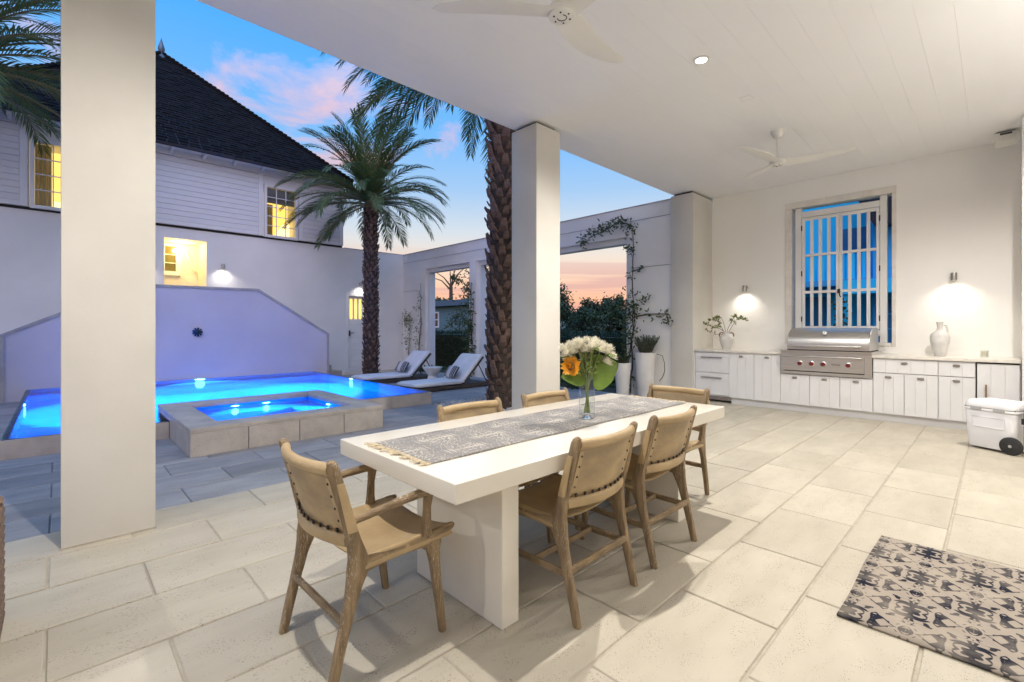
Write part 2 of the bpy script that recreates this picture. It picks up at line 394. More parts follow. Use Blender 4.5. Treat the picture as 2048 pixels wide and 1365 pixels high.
def water_mat(name, tint):
    m, nt, b = newmat(name); N = nt.nodes; L = nt.links
    t0 = N.new('ShaderNodeBsdfTransparent'); t0.inputs[0].default_value = (*tint, 1)
    rf = N.new('ShaderNodeBsdfRefraction'); rf.inputs[0].default_value = (*tint, 1); rf.inputs['IOR'].default_value = 1.33; rf.inputs['Roughness'].default_value = .02
    tr = N.new('ShaderNodeMixShader'); tr.inputs[0].default_value = .86; L.new(t0.outputs[0], tr.inputs[1]); L.new(rf.outputs[0], tr.inputs[2])
    gl = N.new('ShaderNodeBsdfGlossy'); gl.inputs['Roughness'].default_value = .04
    t = N.new('ShaderNodeTexCoord'); mp = N.new('ShaderNodeMapping'); mp.inputs['Scale'].default_value = (1.4, .7, 1); L.new(t.outputs['Object'], mp.inputs[0])
    n1 = N.new('ShaderNodeTexNoise'); n1.inputs['Scale'].default_value = 5; n1.inputs['Detail'].default_value = 3; L.new(mp.outputs[0], n1.inputs['Vector'])
    bp = N.new('ShaderNodeBump'); bp.inputs['Strength'].default_value = .45; bp.inputs['Distance'].default_value = .03; L.new(n1.outputs[0], bp.inputs['Height'])
    L.new(bp.outputs[0], gl.inputs['Normal']); L.new(bp.outputs[0], rf.inputs['Normal'])
    fr = N.new('ShaderNodeFresnel'); fr.inputs[0].default_value = 1.1; L.new(bp.outputs[0], fr.inputs['Normal'])
    ms = N.new('ShaderNodeMixShader'); L.new(fr.outputs[0], ms.inputs[0]); L.new(tr.outputs[0], ms.inputs[1]); L.new(gl.outputs[0], ms.inputs[2])
    L.new(ms.outputs[0], N['Material Output'].inputs[0]); return m
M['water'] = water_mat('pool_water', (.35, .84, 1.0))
M['spa_water'] = water_mat('spa_water', (.35, .84, 1.0))
def textile(name, cu, cv, ground, ground2, ink, nscale, thr, wear=.4, off=.5, weave=300, det=1.0):
    """mirrored noise gives a symmetrical ornament that repeats over a cu x cv cell"""
    m, nt, b = newmat(name); N = nt.nodes; L = nt.links
    b.inputs['Roughness'].default_value = .92; b.inputs['Specular IOR Level'].default_value = .1
    t = N.new('ShaderNodeTexCoord'); s = N.new('ShaderNodeSeparateXYZ'); L.new(t.outputs['Object'], s.inputs[0])
    def mt(op, a, c=None):
        n = N.new('ShaderNodeMath'); n.operation = op
        for i, v in enumerate((a, c)):
            if v is None: continue
            if isinstance(v, (int, float)): n.inputs[i].default_value = v
            else: L.new(v, n.inputs[i])
        return n.outputs[0]
    v0 = mt('DIVIDE', s.outputs[1], cv); row = mt('FLOOR', v0)
    u0 = mt('ADD', mt('DIVIDE', s.outputs[0], cu), mt('MULTIPLY', mt('MODULO', row, 2.0), off))
    fu = mt('ABSOLUTE', mt('SUBTRACT', mt('FRACT', u0), .5)); fv = mt('ABSOLUTE', mt('SUBTRACT', mt('FRACT', v0), .5))
    cb = N.new('ShaderNodeCombineXYZ'); L.new(mt('MULTIPLY', fu, cu), cb.inputs[0]); L.new(mt('MULTIPLY', fv, cv), cb.inputs[1])
    ns = N.new('ShaderNodeTexNoise'); ns.inputs['Scale'].default_value = nscale; ns.inputs['Detail'].default_value = det; ns.inputs['Distortion'].default_value = 1.1
    L.new(cb.outputs[0], ns.inputs['Vector'])
    band = mt('ABSOLUTE', mt('SUBTRACT', ns.outputs[0], .5))
    # ornament lines fade towards the cell edge
    edge = mt('MULTIPLY', mt('MULTIPLY', fu, fu), 1.3); edge = mt('ADD', edge, mt('MULTIPLY', mt('MULTIPLY', fv, fv), 1.0))
    lim = mt('SUBTRACT', thr, mt('MULTIPLY', edge, thr * 1.9))
    mr = N.new('ShaderNodeMapRange'); mr.inputs[3].default_value = 1; mr.inputs[4].default_value = 0
    L.new(band, mr.inputs[0]); L.new(mt('MULTIPLY', lim, .75), mr.inputs[1]); L.new(mt('ADD', lim, .006), mr.inputs[2])
    wr = N.new('ShaderNodeTexNoise'); wr.inputs['Scale'].default_value = 7; wr.inputs['Detail'].default_value = 6; L.new(t.outputs['Object'], wr.inputs['Vector'])
    mw = N.new('ShaderNodeMapRange'); mw.inputs[1].default_value = .35; mw.inputs[2].default_value = .6; mw.inputs[3].default_value = 1 - wear; L.new(wr.outputs[0], mw.inputs[0])
    f = mt('MULTIPLY', mr.outputs[0], mw.outputs[0])
    g = N.new('ShaderNodeMix'); g.data_type = 'RGBA'; L.new(wr.outputs[0], g.inputs[0]); g.inputs[6].default_value = (*ground, 1); g.inputs[7].default_value = (*ground2, 1)
    x = N.new('ShaderNodeMix'); x.data_type = 'RGBA'; L.new(f, x.inputs[0]); L.new(g.outputs[2], x.inputs[6]); x.inputs[7].default_value = (*ink, 1)
    L.new(x.outputs[2], b.inputs['Base Color'])
    wv = N.new('ShaderNodeTexNoise'); wv.inputs['Scale'].default_value = weave; L.new(t.outputs['Object'], wv.inputs['Vector'])
    bp = N.new('ShaderNodeBump'); bp.inputs['Strength'].default_value = .4; bp.inputs['Distance'].default_value = .004; L.new(wv.outputs[0], bp.inputs['Height']); L.new(bp.outputs[0], b.inputs['Normal'])
    return m
M['rug'] = textile('printed_rug', .42, .205, (.40, .35, .285), (.25, .215, .19), (.014, .016, .028), 13, .085, .5, det=1.7)
M['runner'] = textile('woven_runner', .26, .255, (.21, .205, .21), (.25, .24, .235), (.50, .46, .40), 32, .060, .5)
def stripe_mat():
    m, nt, b = newmat('striped_canvas'); N = nt.nodes; L = nt.links; b.inputs['Roughness'].default_value = .9
    t = N.new('ShaderNodeTexCoord'); s = N.new('ShaderNodeSeparateXYZ'); L.new(t.outputs['Object'], s.inputs[0])
    a = N.new('ShaderNodeMath'); a.operation = 'MULTIPLY_ADD'; a.inputs[1].default_value = 2.1; a.inputs[2].default_value = .5; L.new(s.outputs[0], a.inputs[0])
    r = N.new('ShaderNodeValToRGB'); r.color_ramp.interpolation = 'CONSTANT'; e = r.color_ramp.elements
    seq = [(0, 0), (.05, 1), (.09, 0), (.17, 1), (.2, 0), (.24, 1), (.28, 0), (.33, 1), (.36, 2), (.6, 1), (.63, 0), (.69, 1), (.73, 0), (.79, 1), (.82, 0), (.88, 1), (.92, 0)]
    colr = [(.035, .04, .05), (.40, .40, .42), (.50, .50, .52)]
    e[0].color = (*colr[0], 1); e[1].position = .05; e[1].color = (*colr[1], 1)
    for p, k in seq[2:]:
        q = e.new(p); q.color = (*colr[k], 1)
    L.new(a.outputs[0], r.inputs[0]); L.new(r.outputs[0], b.inputs['Base Color']); return m
M['stripes'] = stripe_mat()
def lamp(name, kind, loc, energy, color, parent=None, radius=.04, spot=None, rot=(0, 0, 0), blend=.4):
    d = bpy.data.lights.new(name, kind); d.energy = energy; d.color = color
    d.shadow_soft_size = radius
    if kind == 'SPOT': d.spot_size = R(spot); d.spot_blend = blend
    o = bpy.data.objects.new(name, d); COL.objects.link(o)
    o.location = Vector(loc) - (wloc(parent) if parent else Vector((0, 0, 0))); o.rotation_euler = rot
    if parent: o.parent = parent
    return o

# ================================================================ the setting
POOL = (-12.45, -7.05, -.43, 4.82)
SPA = (-8.04, -5.84, .985, 3.20)
PIT = (-7.0, -4.85, 4.75, 6.35)
def cut(rects, hole):
    hx0, hx1, hy0, hy1 = hole; out = []
    for (x0, x1, y0, y1) in rects:
        if x1 <= hx0 or x0 >= hx1 or y1 <= hy0 or y0 >= hy1: out.append((x0, x1, y0, y1)); continue
        if x0 < hx0: out.append((x0, hx0, y0, y1))
        if x1 > hx1: out.append((hx1, x1, y0, y1))
        a, b = max(x0, hx0), min(x1, hx1)
        if y0 < hy0: out.append((a, b, y0, hy0))
        if y1 > hy1: out.append((a, b, hy1, y1))
    return out
m = MB()
for (x0, x1, y0, y1) in cut(cut([(-400, 400, -400, 400)], POOL), SPA):
    m.add([(x0, y0, -.14), (x1, y0, -.14), (x1, y1, -.14), (x0, y1, -.14)], [(0, 1, 2, 3)])
tag(m.build('ground', M['soil']), kind='structure')

# porch floor: grout bed + limestone slabs in running bond
porch_floor = bx('porch_floor', M['grout'], None, -4.333, 1.6, -5, 9.376, -.13, -.007)
tag(porch_floor, 'cream limestone porch floor', kind='structure')
TW, TL = .457, .785
def slab_mesh(name, mat, w, l, h=.02, bev=.004):
    return MB().box(-w / 2, w / 2, -l / 2, l / 2, -h, 0).build(name, mat, None, bevel=bev)
def pave(parent, mat, rows, yr, holes, x_of, gap=.013, z=0):
    cache = {}
    for k in rows:
        x1 = x_of(k); x0 = x1 - TW
        y = -.04 + (0 if k % 2 else .39) - TL * 6
        while y < yr[1]:
            if y + TL > yr[0]:
                rs = [(x0, x1, max(y, yr[0]), min(y + TL, yr[1]))]
                for h in holes: rs = cut(rs, h)
                for (a, b, c, d) in rs:
                    w, l = b - a - gap, d - c - gap * .8
                    if w < .03 or l < .03: continue
                    key = (round(w, 3), round(l, 3))
                    px, py, pz = (a + b) / 2, (c + d) / 2, z + rnd.uniform(-.0012, .0012)
                    if key in cache: inst(cache[key], parent, (px, py, pz), (rnd.uniform(-.0015, .0015), rnd.uniform(-.002, .002), 0))
                    else:
                        o = slab_mesh('tile', mat, w, l); o.parent = parent; o.location = (px, py, pz); cache[key] = o
            y += TL
pave(porch_floor, M['tile'], range(-2, 9), (-1.3, 8.58), [], lambda k: -.22 - TW * k)
# courtyard paving
m = MB()
rs = [(-12.95, -4.335, -5, 8.2)]
for h in (POOL, SPA, PIT): rs = cut(rs, h)
for (a, b, c, d) in rs: m.box(a, b, c, d, -.13, -.012)
court = tag(m.build('courtyard_paving', M['paver_bed']), 'grey stone courtyard paving round the pool', kind='structure')
pave(court, M['paver'], range(9, 28), (-1.4, 8.2), [POOL, SPA, PIT], lambda k: -.222 - TW * k, gap=.010, z=-.005)
# pale gravel strip along the pool house and garden wall
m = MB().box(-14.22, -12.95, 4.9, 8.55, -.13, -.06).box(-12.95, -4.4, 8.2, 8.55, -.13, -.05)
tag(m.build('gravel_strip', M['white_gravel']), kind='structure')
tag(bx('lawn', M['grass'], None, -60, 30, 9.9, 80, -.135, -.10), kind='structure')

# ceiling with boards that run along the porch
ceiling = tag(bx('ceiling', M['ceiling_paint'], None, -4.37, 1.6, -5, 9.6, 3.934, 4.25), kind='structure')
bw = 5.97 / 26
for i in range(26):
    x0 = -4.37 + bw * i
    bx('board', M['ceiling_paint'], ceiling, x0 + .0005, x0 + bw - .0005, -5, 9.374, 3.92, 3.9335)

# columns
def column(label, y0, y1, depth=.44):
    t = thing('column', label, 'column', (-3.94 - depth / 2, (y0 + y1) / 2, 0), 'square porch columns')
    bx('shaft', M['column_paint'], t, -3.94 - depth, -3.94, y0, y1, -.006, 3.878, bevel=.006, seg=2)
    bx('base_joint', M['grout'], t, -3.94 - depth - .004, -3.936, y0 - .004, y1 + .004, -.006, .010)
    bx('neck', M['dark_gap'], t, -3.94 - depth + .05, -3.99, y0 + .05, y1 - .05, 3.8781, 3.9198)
column('cream square column nearest the camera, in front of the pool', .012, .472)
column('cream square column in the middle, behind the flower vase', 4.233, 4.68)
column('pale square column beside the kitchen drawers and garden wall', 8.512, 9.374)
column('square porch column behind the camera', -4.2, -3.75)

# kitchen wall
kw = thing('kitchen_wall', 'white painted wall behind the grill with a slatted window opening', 'wall', (-1.2, 9.49, 0))
m = MB()
m.box(-3.94, -2.55, 9.376, 9.60, -.006, 3.92).box(-1.13, 1.6, 9.376, 9.60, -.006, 3.92).box(-2.55, -1.13, 9.376, 9.60, -.006, 1.10).box(-2.55, -1.13, 9.376, 9.60, 3.47, 3.92)
m.build('wall_panel', M['wall_paint'], kw)
# stone surround, in blocks
for (x0, x1, z0, z1) in [(-2.64, -2.535, 1.06, 1.75), (-2.64, -2.535, 1.754, 2.40), (-2.64, -2.535, 2.404, 3.04), (-2.64, -2.535, 3.044, 3.455),
                         (-1.14, -1.085, 1.06, 1.60), (-1.14, -1.085, 1.604, 2.27), (-1.14, -1.085, 2.274, 2.95), (-1.14, -1.085, 2.954, 3.455),
                         (-2.64, -2.02, 3.459, 3.565), (-2.016, -1.50, 3.459, 3.565), (-1.496, -1.085, 3.459, 3.565), (-2.531, -1.144, 1.055, 1.108)]:
    bx('surround_block', M['stone_trim'], kw, x0, x1, 9.362, 9.60 - .002 * (z0 > 3.4), z0, z1, bevel=.003)
gate = thing('window_shutters', 'white timber shutters of vertical slats in the kitchen window', 'shutters', (-1.84, 9.45, 1.11))
for x0, x1 in ((-2.49, -2.395), (-1.295, -1.205)):
    bx('post', M['trim'], gate, x0, x1, 9.42, 9.51, 1.11, 3.455, bevel=.004)
bx('top_rail', M['trim'], gate, -2.393, -1.297, 9.425, 9.505, 3.285, 3.385, bevel=.004)
bx('bottom_rail', M['trim'], gate, -2.393, -1.297, 9.425, 9.505, 1.215, 1.31, bevel=.004)
for s, (x0, x1) in enumerate(((-2.388, -1.845), (-1.841, -1.302))):
    leaf = MB()
    leaf.box(x0, x0 + .042, 9.43, 9.47, 1.325, 3.275).box(x1 - .042, x1, 9.43, 9.47, 1.325, 3.275)
    for z0, z1 in ((3.225, 3.275), (2.592, 2.635), (1.945, 1.99), (1.325, 1.375)): leaf.box(x0 + .042, x1 - .042, 9.432, 9.468, z0, z1)
    lf = leaf.build('shutter_leaf', M['trim'], gate, bevel=.003)
    for k in range(3):
        c = x0 + .021 + (x1 - x0 - .042) * (k + 1) / 4
        for z0, z1 in ((1.376, 1.944), (1.991, 2.591), (2.636, 3.224)):
            bx('slat', M['trim'], lf, c - .024, c + .024, 9.437, 9.463, z0, z1, bevel=.003)
    for z in (1.5, 2.3, 3.1):
        xx = x0 - .004 if s == 0 else x1 + .004
        bx('hinge', M['metal_dark'], lf, xx - .008, xx + .008, 9.418, 9.4295, z - .045, z + .045)
lt = MB().box(-1.862, -1.824, 9.405, 9.429, 1.93, 2.0).tube([(-1.843, 9.40, 1.95), (-1.83, 9.375, 1.93), (-1.82, 9.37, 1.88), (-1.805, 9.375, 1.86)], .009)
lt.build('latch', M['metal_dark'], gate)
# stub wall and the house side of the porch
sw = thing('end_wall', 'white end wall at the right edge beside the fridge', 'wall', (.35, 8.9, 0))
bx('wall_panel', M['wall_paint'], sw, .235, .5, 8.38, 9.3755, -.006, 3.9195, bevel=.004)
bx('edge_trim', M['trim'], sw, .215, .2345, 8.36, 8.52, -.005, 3.9)
hw = thing('porch_house_wall', 'white house wall along the back of the porch', 'wall', (1.75, 2, 0))
bx('wall_panel', M['wall_paint'], hw, 1.6, 1.9, -5, 9.6, -.1, 4.25)

# garden wall with three openings
gw = thing('garden_wall', 'white rendered garden wall with tall openings towards the trees', 'wall', (-9.3, 8.7, 0))
OPS = [(-12.87, -10.61), (-10.30, -8.04), (-7.62, -5.36)]
GY0, GY1, GT = 8.55, 8.85, 3.835
m = MB(); xs = [-14.22] + [v for o in OPS for v in o] + [-4.38]
for i in range(0, len(xs), 2): m.box(xs[i], xs[i + 1], GY0, GY1, -.13, 3.25)
m.box(-14.22, -4.38, GY0, GY1, 3.25, GT)
m.build('wall_panel', M['stucco'], gw)
bx('wall_cap', M['cap_stone'], gw, -14.22, -4.385, GY0 - .012, GY1 + .01, GT + .001, GT + .022)
for (a, b) in OPS:   # inner lining of each opening, set back from the face
    m = MB().box(a, a + .09, GY0 + .10, GY1 + .02, -.12, 3.249).box(b - .09, b, GY0 + .10, GY1 + .02, -.12, 3.249).box(a + .09, b - .09, GY0 + .10, GY1 + .02, 3.13, 3.249)
    m.build('opening_frame', M['trim'], gw)
for z, segs in ((3.55, [(-14.2, -4.4)]), (2.58, [(-14.2, -13.1), (-5.3, -4.4)]), (1.6, [(-14.2, -13.3), (-5.3, -4.4)])):
    for a, b in segs: MB().tube([(a, GY0 - .012, z), (b, GY0 - .012, z)], .0035, 5).build('cable', M['metal_dark'], gw)

# ================================================================ pool house
XH = -14.22
ph = thing('pool_house', 'two storey white house with dark shingled pyramid roof behind the pool', 'house', (-18, 2.3, -.13))
AL = (1.87, 2.76, 1.2, 3.575); DR = (6.52, 7.40, -.13, 2.43)
m = MB(); BX = XH - .25
m.box(BX, XH, -8, AL[0], -.13, 3.84).box(BX, XH, AL[1], DR[0], -.13, 3.84).box(BX, XH, DR[1], 8.55, -.13, 3.84)
m.box(BX, XH, AL[0], AL[1], -.13, AL[2]).box(BX, XH, AL[0], AL[1], AL[3], 3.84).box(BX, XH, DR[0], DR[1], DR[3], 3.84)
m.build('ground_floor_wall', M['stucco'], ph)
bx('wall_cap', M['cap_stone'], ph, BX, XH + .01, 6.45, 8.549, 3.841, 3.86)
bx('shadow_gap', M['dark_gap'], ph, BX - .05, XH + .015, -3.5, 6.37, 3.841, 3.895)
# upper storey: framed panels of horizontal boards
UX = XH + .06
bx('upper_storey_wall', M['siding'], ph, -21.5, UX - .035, -1.75, -.44, 3.896, 5.75)
bx('upper_storey_wall', M['siding'], ph, -21.5, UX - .035, .86, 4.11, 3.896, 5.75)
bx('upper_storey_wall', M['siding'], ph, -21.5, UX - .035, 5.03, 6.385, 3.896, 5.75)
for (a, b) in ((-.44, .86), (4.11, 5.03)):
    bx('upper_storey_wall', M['siding'], ph, -21.5, UX - .035, a, b, 5.36, 5.75)
for (a, b) in ((-1.74, -.46), (.88, 4.09), (5.05, 6.38)):
    bx('corner_board', M['trim'], ph, UX - .034, UX + .012, a, a + .12, 3.90, 5.60, bevel=.004)
    bx('corner_board', M['trim'], ph, UX - .034, UX + .012, b - .12, b, 3.90, 5.60, bevel=.004)
    bx('bottom_board', M['trim'], ph, UX - .034, UX + .008, a + .121, b - .121, 3.90, 4.0, bevel=.004)
    z = 4.004
    while z < 5.58:
        bx('siding_board', M['siding'], ph, UX - .034, UX, a + .122, b - .122, z, min(z + .127, 5.60), bevel=.006)
        z += .132
bx('frieze_board', M['trim'], ph, UX - .034, UX + .02, -1.75, 6.39, 5.603, 5.75)
bx('soffit', M['trim'], ph, UX - .03, -13.76, -1.88, 6.46, 5.751, 5.79)
for k in range(12):
    y = -1.4 + k * .68
    MB().prism([(UX + .021, y - .035, 5.749), (UX + .021, y - .035, 5.64), (UX + .09, y - .035, 5.66), (-13.84, y - .035, 5.70), (-13.80, y - .035, 5.749)], (0, .07, 0)).build('rafter_tail', M['trim'], ph)
def house_window(y0, y1, z0, z1, cols, rows, label):
    w = MB()
    f = .07
    w.box(UX - .06, UX + .02, y0, y0 + f, z0, z1).box(UX - .06, UX + .02, y1 - f, y1, z0, z1).box(UX - .06, UX + .02, y0 + f, y1 - f, z1 - f, z1).box(UX - .06, UX + .035, y0 + f, y1 - f, z0, z0 + f)
    wf = w.build('window', M['trim'], ph, bevel=.004); tag(wf, label)
    a, b, c, d = y0 + f, y1 - f, z0 + f, z1 - f
    for i in range(1, cols):
        y = a + (b - a) * i / cols; bx('muntin', M['trim'], wf, UX - .045, UX - .015, y - .011, y + .011, c, d)
    for j in range(1, rows):
        z = c + (d - c) * j / rows; bx('muntin', M['trim'], wf, UX - .044, UX - .016, a, b, z - .011, z + .011)
    MB().add([(UX - .03, a, c), (UX - .03, b, c), (UX - .03, b, d), (UX - .03, a, d)], [(0, 1, 2, 3)]).build('pane', M['pane'], wf)
    r = MB(); X2 = UX - .9
    r.add([(X2, a - .4, c - .1), (X2, b + .4, c - .1), (X2, b + .4, d + .1), (X2, a - .4, d + .1)], [(0, 1, 2, 3)])
    r.add([(X2, a - .4, c - .1), (UX - .07, a - .1, c - .1), (UX - .07, a - .1, d + .1), (X2, a - .4, d + .1)], [(0, 1, 2, 3)])
    r.add([(X2, b + .4, c - .1), (UX - .07, b + .1, c - .1), (UX - .07, b + .1, d + .1), (X2, b + .4, d + .1)], [(0, 1, 2, 3)])
    r.build('lit_room', M['room_glow'], wf)
    return wf, (a, b, c, d)
wf, (a, b, c, d) = house_window(-.43, .85, 3.88, 5.36, 4, 4, 'lit upstairs window with a grey curtain, beside the near column')
def curt(y0, y1, z0, z1, x):
    return lambda u, v: (x + .03 * math.sin(u * 26), y0 + (y1 - y0) * u, z0 + (z1 - z0) * v)
MB().grid(curt(a, a + .26, c, d, UX - .16), 30, 2).build('curtain', M['curtain'], wf, smooth=True)
bx('lit_sill', M['room_white'], wf, UX - .5, UX - .3, a + .28, b, c, c + .18)
wf, (a, b, c, d) = house_window(4.12, 5.02, 3.88, 5.35, 3, 5, 'lit upstairs window half covered by palm fronds')
bx('roller_blind', M['shade_cloth'], wf, UX - .10, UX - .09, a, b, d - .42, d)
MB().grid(curt(a, a + .2, c, d - .43, UX - .2), 20, 2).build('curtain', M['curtain'], wf, smooth=True)
MB().prism([(UX - .5, b - .45, c), (UX - .5, b, c), (UX - .5, b, c + .55), (UX - .5, b - .2, c + .42)], (-.05, 0, 0)).build('lit_furniture', M['room_white'], wf)
# pyramid roof
EX0, EX1, EY0, EY1, EZ = -13.72 - 8.42, -13.72, 6.5 - 8.42, 6.5, 5.79
AP = Vector(((EX0 + EX1) / 2, (EY0 + EY1) / 2, 9.80))
cs = [Vector((EX0, EY0, EZ)), Vector((EX1, EY0, EZ)), Vector((EX1, EY1, EZ)), Vector((EX0, EY1, EZ))]
m = MB().add(cs + [AP], [(0, 1, 4), (1, 2, 4), (2, 3, 4), (3, 0, 4), (3, 2, 1, 0)])
m.box(EX1 - .10, EX1 + .001, EY0, EY1, EZ - .07, EZ - .002)
roof = m.build('roof', M['roof_dark'], ph)
# courses of shingles on the front, left and right slopes
m = MB()
def courses(a, b, apex, n_rows):
    a, b, apex = Vector(a), Vector(b), Vector(apex)
    nrm = (b - a).cross(apex - a).normalized()
    if nrm.z < 0: nrm = -nrm
    for r in range(n_rows):
        t0, t1 = r / n_rows, min((r + 1.25) / n_rows, 1)
        l0, r0 = a.lerp(apex, t0), b.lerp(apex, t0); l1, r1 = a.lerp(apex, t1), b.lerp(apex, t1)
        wdt = (r0 - l0).length; n = max(1, int(wdt / .23)); u = rnd.random()
        cuts = [0] + [min(.999, max(.001, (k + u * .8 + rnd.uniform(-.12, .12)) / n)) for k in range(n)] + [1]
        cuts = sorted(cuts)
        for k in range(len(cuts) - 1):
            p, q = cuts[k], cuts[k + 1]
            if q - p < .002: continue
            h = rnd.uniform(.012, .03); sl = rnd.uniform(-.02, .02) / max(wdt, .3)
            dn = (l0 - l1).normalized() * 0 + (a - apex).normalized() * 0
            A = l0.lerp(r0, p + .002) ; B = l0.lerp(r0, q - .002); C = l1.lerp(r1, q - .002); D = l1.lerp(r1, p + .002)
            jit = (A - D) * rnd.uniform(-.02, .10)
            A, B = A + jit, B + jit
            m.add([A + nrm * h, B + nrm * h, C + nrm * .004, D + nrm * .004, A + nrm * .001, B + nrm * .001], [(0, 1, 2, 3), (4, 5, 1, 0), (0, 3, 4), (1, 5, 2)])
courses(cs[1], cs[2], AP, 42); courses(cs[0], cs[1], AP, 42); courses(cs[2], cs[3], AP, 42)
tag(m.build('shingles', M['shingle'], roof), kind='stuff')
for c_ in (cs[1], cs[2]):
    m = MB(); n = 46
    for k in range(n):
        p = c_.lerp(AP, k / n); q = c_.lerp(AP, (k + 1.3) / n); q = q if k < n - 1 else AP
        m.tube([p + Vector((0, 0, .045 + rnd.uniform(0, .012))), q + Vector((0, 0, .022))], [.06, .045], 6)
    tag(m.build('hip_caps', M['shingle'], roof), kind='stuff')
MB().lathe([(.28, -.25), (.24, -.21), (.10, -.04), (.06, .03), (.07, .06), (.095, .13), (.085, .20), (.022, .40), (.003, .50)], AP, 12).build('finial', M['lead'], roof, smooth=True)
# stair alcove with a half-glazed door
al = tag(MB().add([(XH - 1.0, AL[0] - .3, 1.19), (XH - 1.0, AL[1] + .02, 1.19), (XH - 1.0, AL[1] + .02, 3.6), (XH - 1.0, AL[0] - .3, 3.6)], [(0, 1, 2, 3)])
   .box(XH - 1.0, XH - .251, AL[1] + .001, AL[1] + .05, 1.19, 3.62).box(XH - 1.0, XH - .251, AL[0] - .35, AL[0] - .3, 1.19, 3.62)
   .box(XH - 1.0, XH - .251, AL[0] - .3, AL[1], 3.576, 3.62).box(XH - 1.0, XH - .251, AL[0] - .3, AL[1], 1.15, 1.199).build('stair_alcove', M['plank_warm'], ph), 'warm lit alcove at the stair head')
ax = XH - .99
for z0, z1, y0, y1 in ((2.73, 2.84, 1.6, 2.36), (3.50, 3.57, 1.6, 2.36), (2.841, 3.499, 2.25, 2.36), (2.841, 3.499, 1.6, 1.66)):
    bx('alcove_door_rail', M['trim'], al, ax, ax + .05, y0, y1, z0, z1, bevel=.004)
bx('alcove_door_pane', pm('reflecting_pane', (.20, .16, .05), (.10, .09, .03), 3, .15), al, ax, ax + .012, 1.66, 2.25, 2.84, 3.50)
bx('alcove_muntin', M['trim'], al, ax + .012, ax + .04, 1.99, 2.01, 2.84, 3.5)
for z in (3.06, 3.28): bx('alcove_muntin', M['trim'], al, ax + .0121, ax + .039, 1.66, 2.25, z - .01, z + .01)
MB().tube([(ax + .09, 2.44, 3.42), (ax + .09, 2.66, 2.86)], .022, 8).build('handrail', M['trim'], al, smooth=True)
for t in (.2, .55, .92): 
    p = Vector((ax + .05, 2.44 + .22 * t, 3.42 - .56 * t)); MB().tube([p - Vector((.06, 0, 0)), p + Vector((.04, 0, 0))], .012, 6).build('rail_bracket', M['metal_dark'], al)
lamp('alcove_lamp', 'POINT', (XH - .55, 2.3, 3.45), 26, (1, .72, .26), ph, .06)
# plank door by the garden wall corner
pd = MB().box(XH - .16, XH - .11, 6.60, 7.32, -.10, 2.34).build('plank_door', M['trim'], ph); tag(pd, 'white plank door with four lit panes behind the palm')
m = MB().box(XH - .25, XH + .012, 6.50, 6.585, -.12, 2.44).box(XH - .25, XH + .012, 7.335, 7.42, -.12, 2.44).box(XH - .25, XH + .012, 6.585, 7.335, 2.35, 2.44)
m.build('door_frame', M['trim'], pd, bevel=.005)
for k in range(9):
    z0 = -.09 + k * .19
    bx('plank', M['trim'], pd, XH - .109, XH - .085, 6.605, 7.315, z0, z0 + .183, bevel=.005)
for y in (6.605, 6.76, 6.91, 7.06, 7.25): bx('glazing_bar', M['trim'], pd, XH - .109, XH - .08, y, y + .055, 1.63, 2.335, bevel=.004)
bx('glazing_bar', M['trim'], pd, XH - .108, XH - .082, 6.661, 7.249, 2.27, 2.334)
for y0, y1 in ((6.661, 6.759), (6.816, 6.909), (6.966, 7.059), (7.116, 7.249)): bx('pane', M['room_glow'], pd, XH - .1095, XH - .100, y0, y1, 1.634, 2.268)
MB().box(XH - .084, XH - .07, 6.63, 6.68, 1.08, 1.26).tube([(XH - .07, 6.655, 1.18), (XH - .03, 6.655, 1.18), (XH - .03, 6.78, 1.18)], .011).build('door_handle', M['metal_dark'], pd)
# flight of steps behind the fountain wall
stt = thing('stairs', 'pale stone steps rising behind the fountain wall', 'stairs', (-13.45, 2.3, -.13))
for k in range(7):
    bx('step', M['coping'], stt, -14.215, -12.75, 5.72 - .3 * (k + 1), 5.72 - .3 * k, -.13, .15 + .17 * k - .001 * k, bevel=.006)
    bx('step', M['coping'], stt, -14.215, -12.75, -1.3 + .3 * k, -1.3 + .3 * (k + 1), -.13, .15 + .17 * k - .001 * k, bevel=.006)
bx('landing', M['coping'], stt, -14.215, -12.75, .80, 3.62, -.13, 1.19)
# fountain wall
fw_ = thing('fountain_wall', 'chamfered rendered wall behind the pool with a small water spout', 'fountain wall', (-12.6, 2.2, -.13))
pts = [(-.70, -.13), (-.70, 1.19), (1.0, 2.10), (1.35, 2.215), (3.48, 2.235), (5.17, 1.165), (5.17, -.13)]
MB().prism([(-12.47, y, z) for y, z in pts], (-.25, 0, 0)).build('wall_panel', M['fountain_render'], fw_)
out = [(-.755, 1.225), (.985, 2.157), (1.34, 2.272), (3.497, 2.292), (5.225, 1.195)]
inn = [(-.70, 1.191), (1.0, 2.101), (1.35, 2.216), (3.48, 2.236), (5.171, 1.166)]
for k in range(4):
    MB().prism([(-12.452, *inn[k]), (-12.452, *out[k]), (-12.452, *out[k + 1]), (-12.452, *inn[k + 1])], (-.287, 0, 0)).build('coping', M['cap_stone'], fw_)
MB().prism([(-12.452, -.755, -.13), (-12.452, -.755, 1.2249), (-12.452, -.7005, 1.19), (-12.452, -.7005, -.13)], (-.286, 0, 0)).build('coping', M['cap_stone'], fw_)
MB().prism([(-12.452, 5.225, -.13), (-12.452, 5.225, 1.1949), (-12.452, 5.1715, 1.165), (-12.452, 5.1715, -.13)], (-.286, 0, 0)).build('coping', M['cap_stone'], fw_)
m = MB(); c0 = Vector((-12.466, 2.24, 1.25))
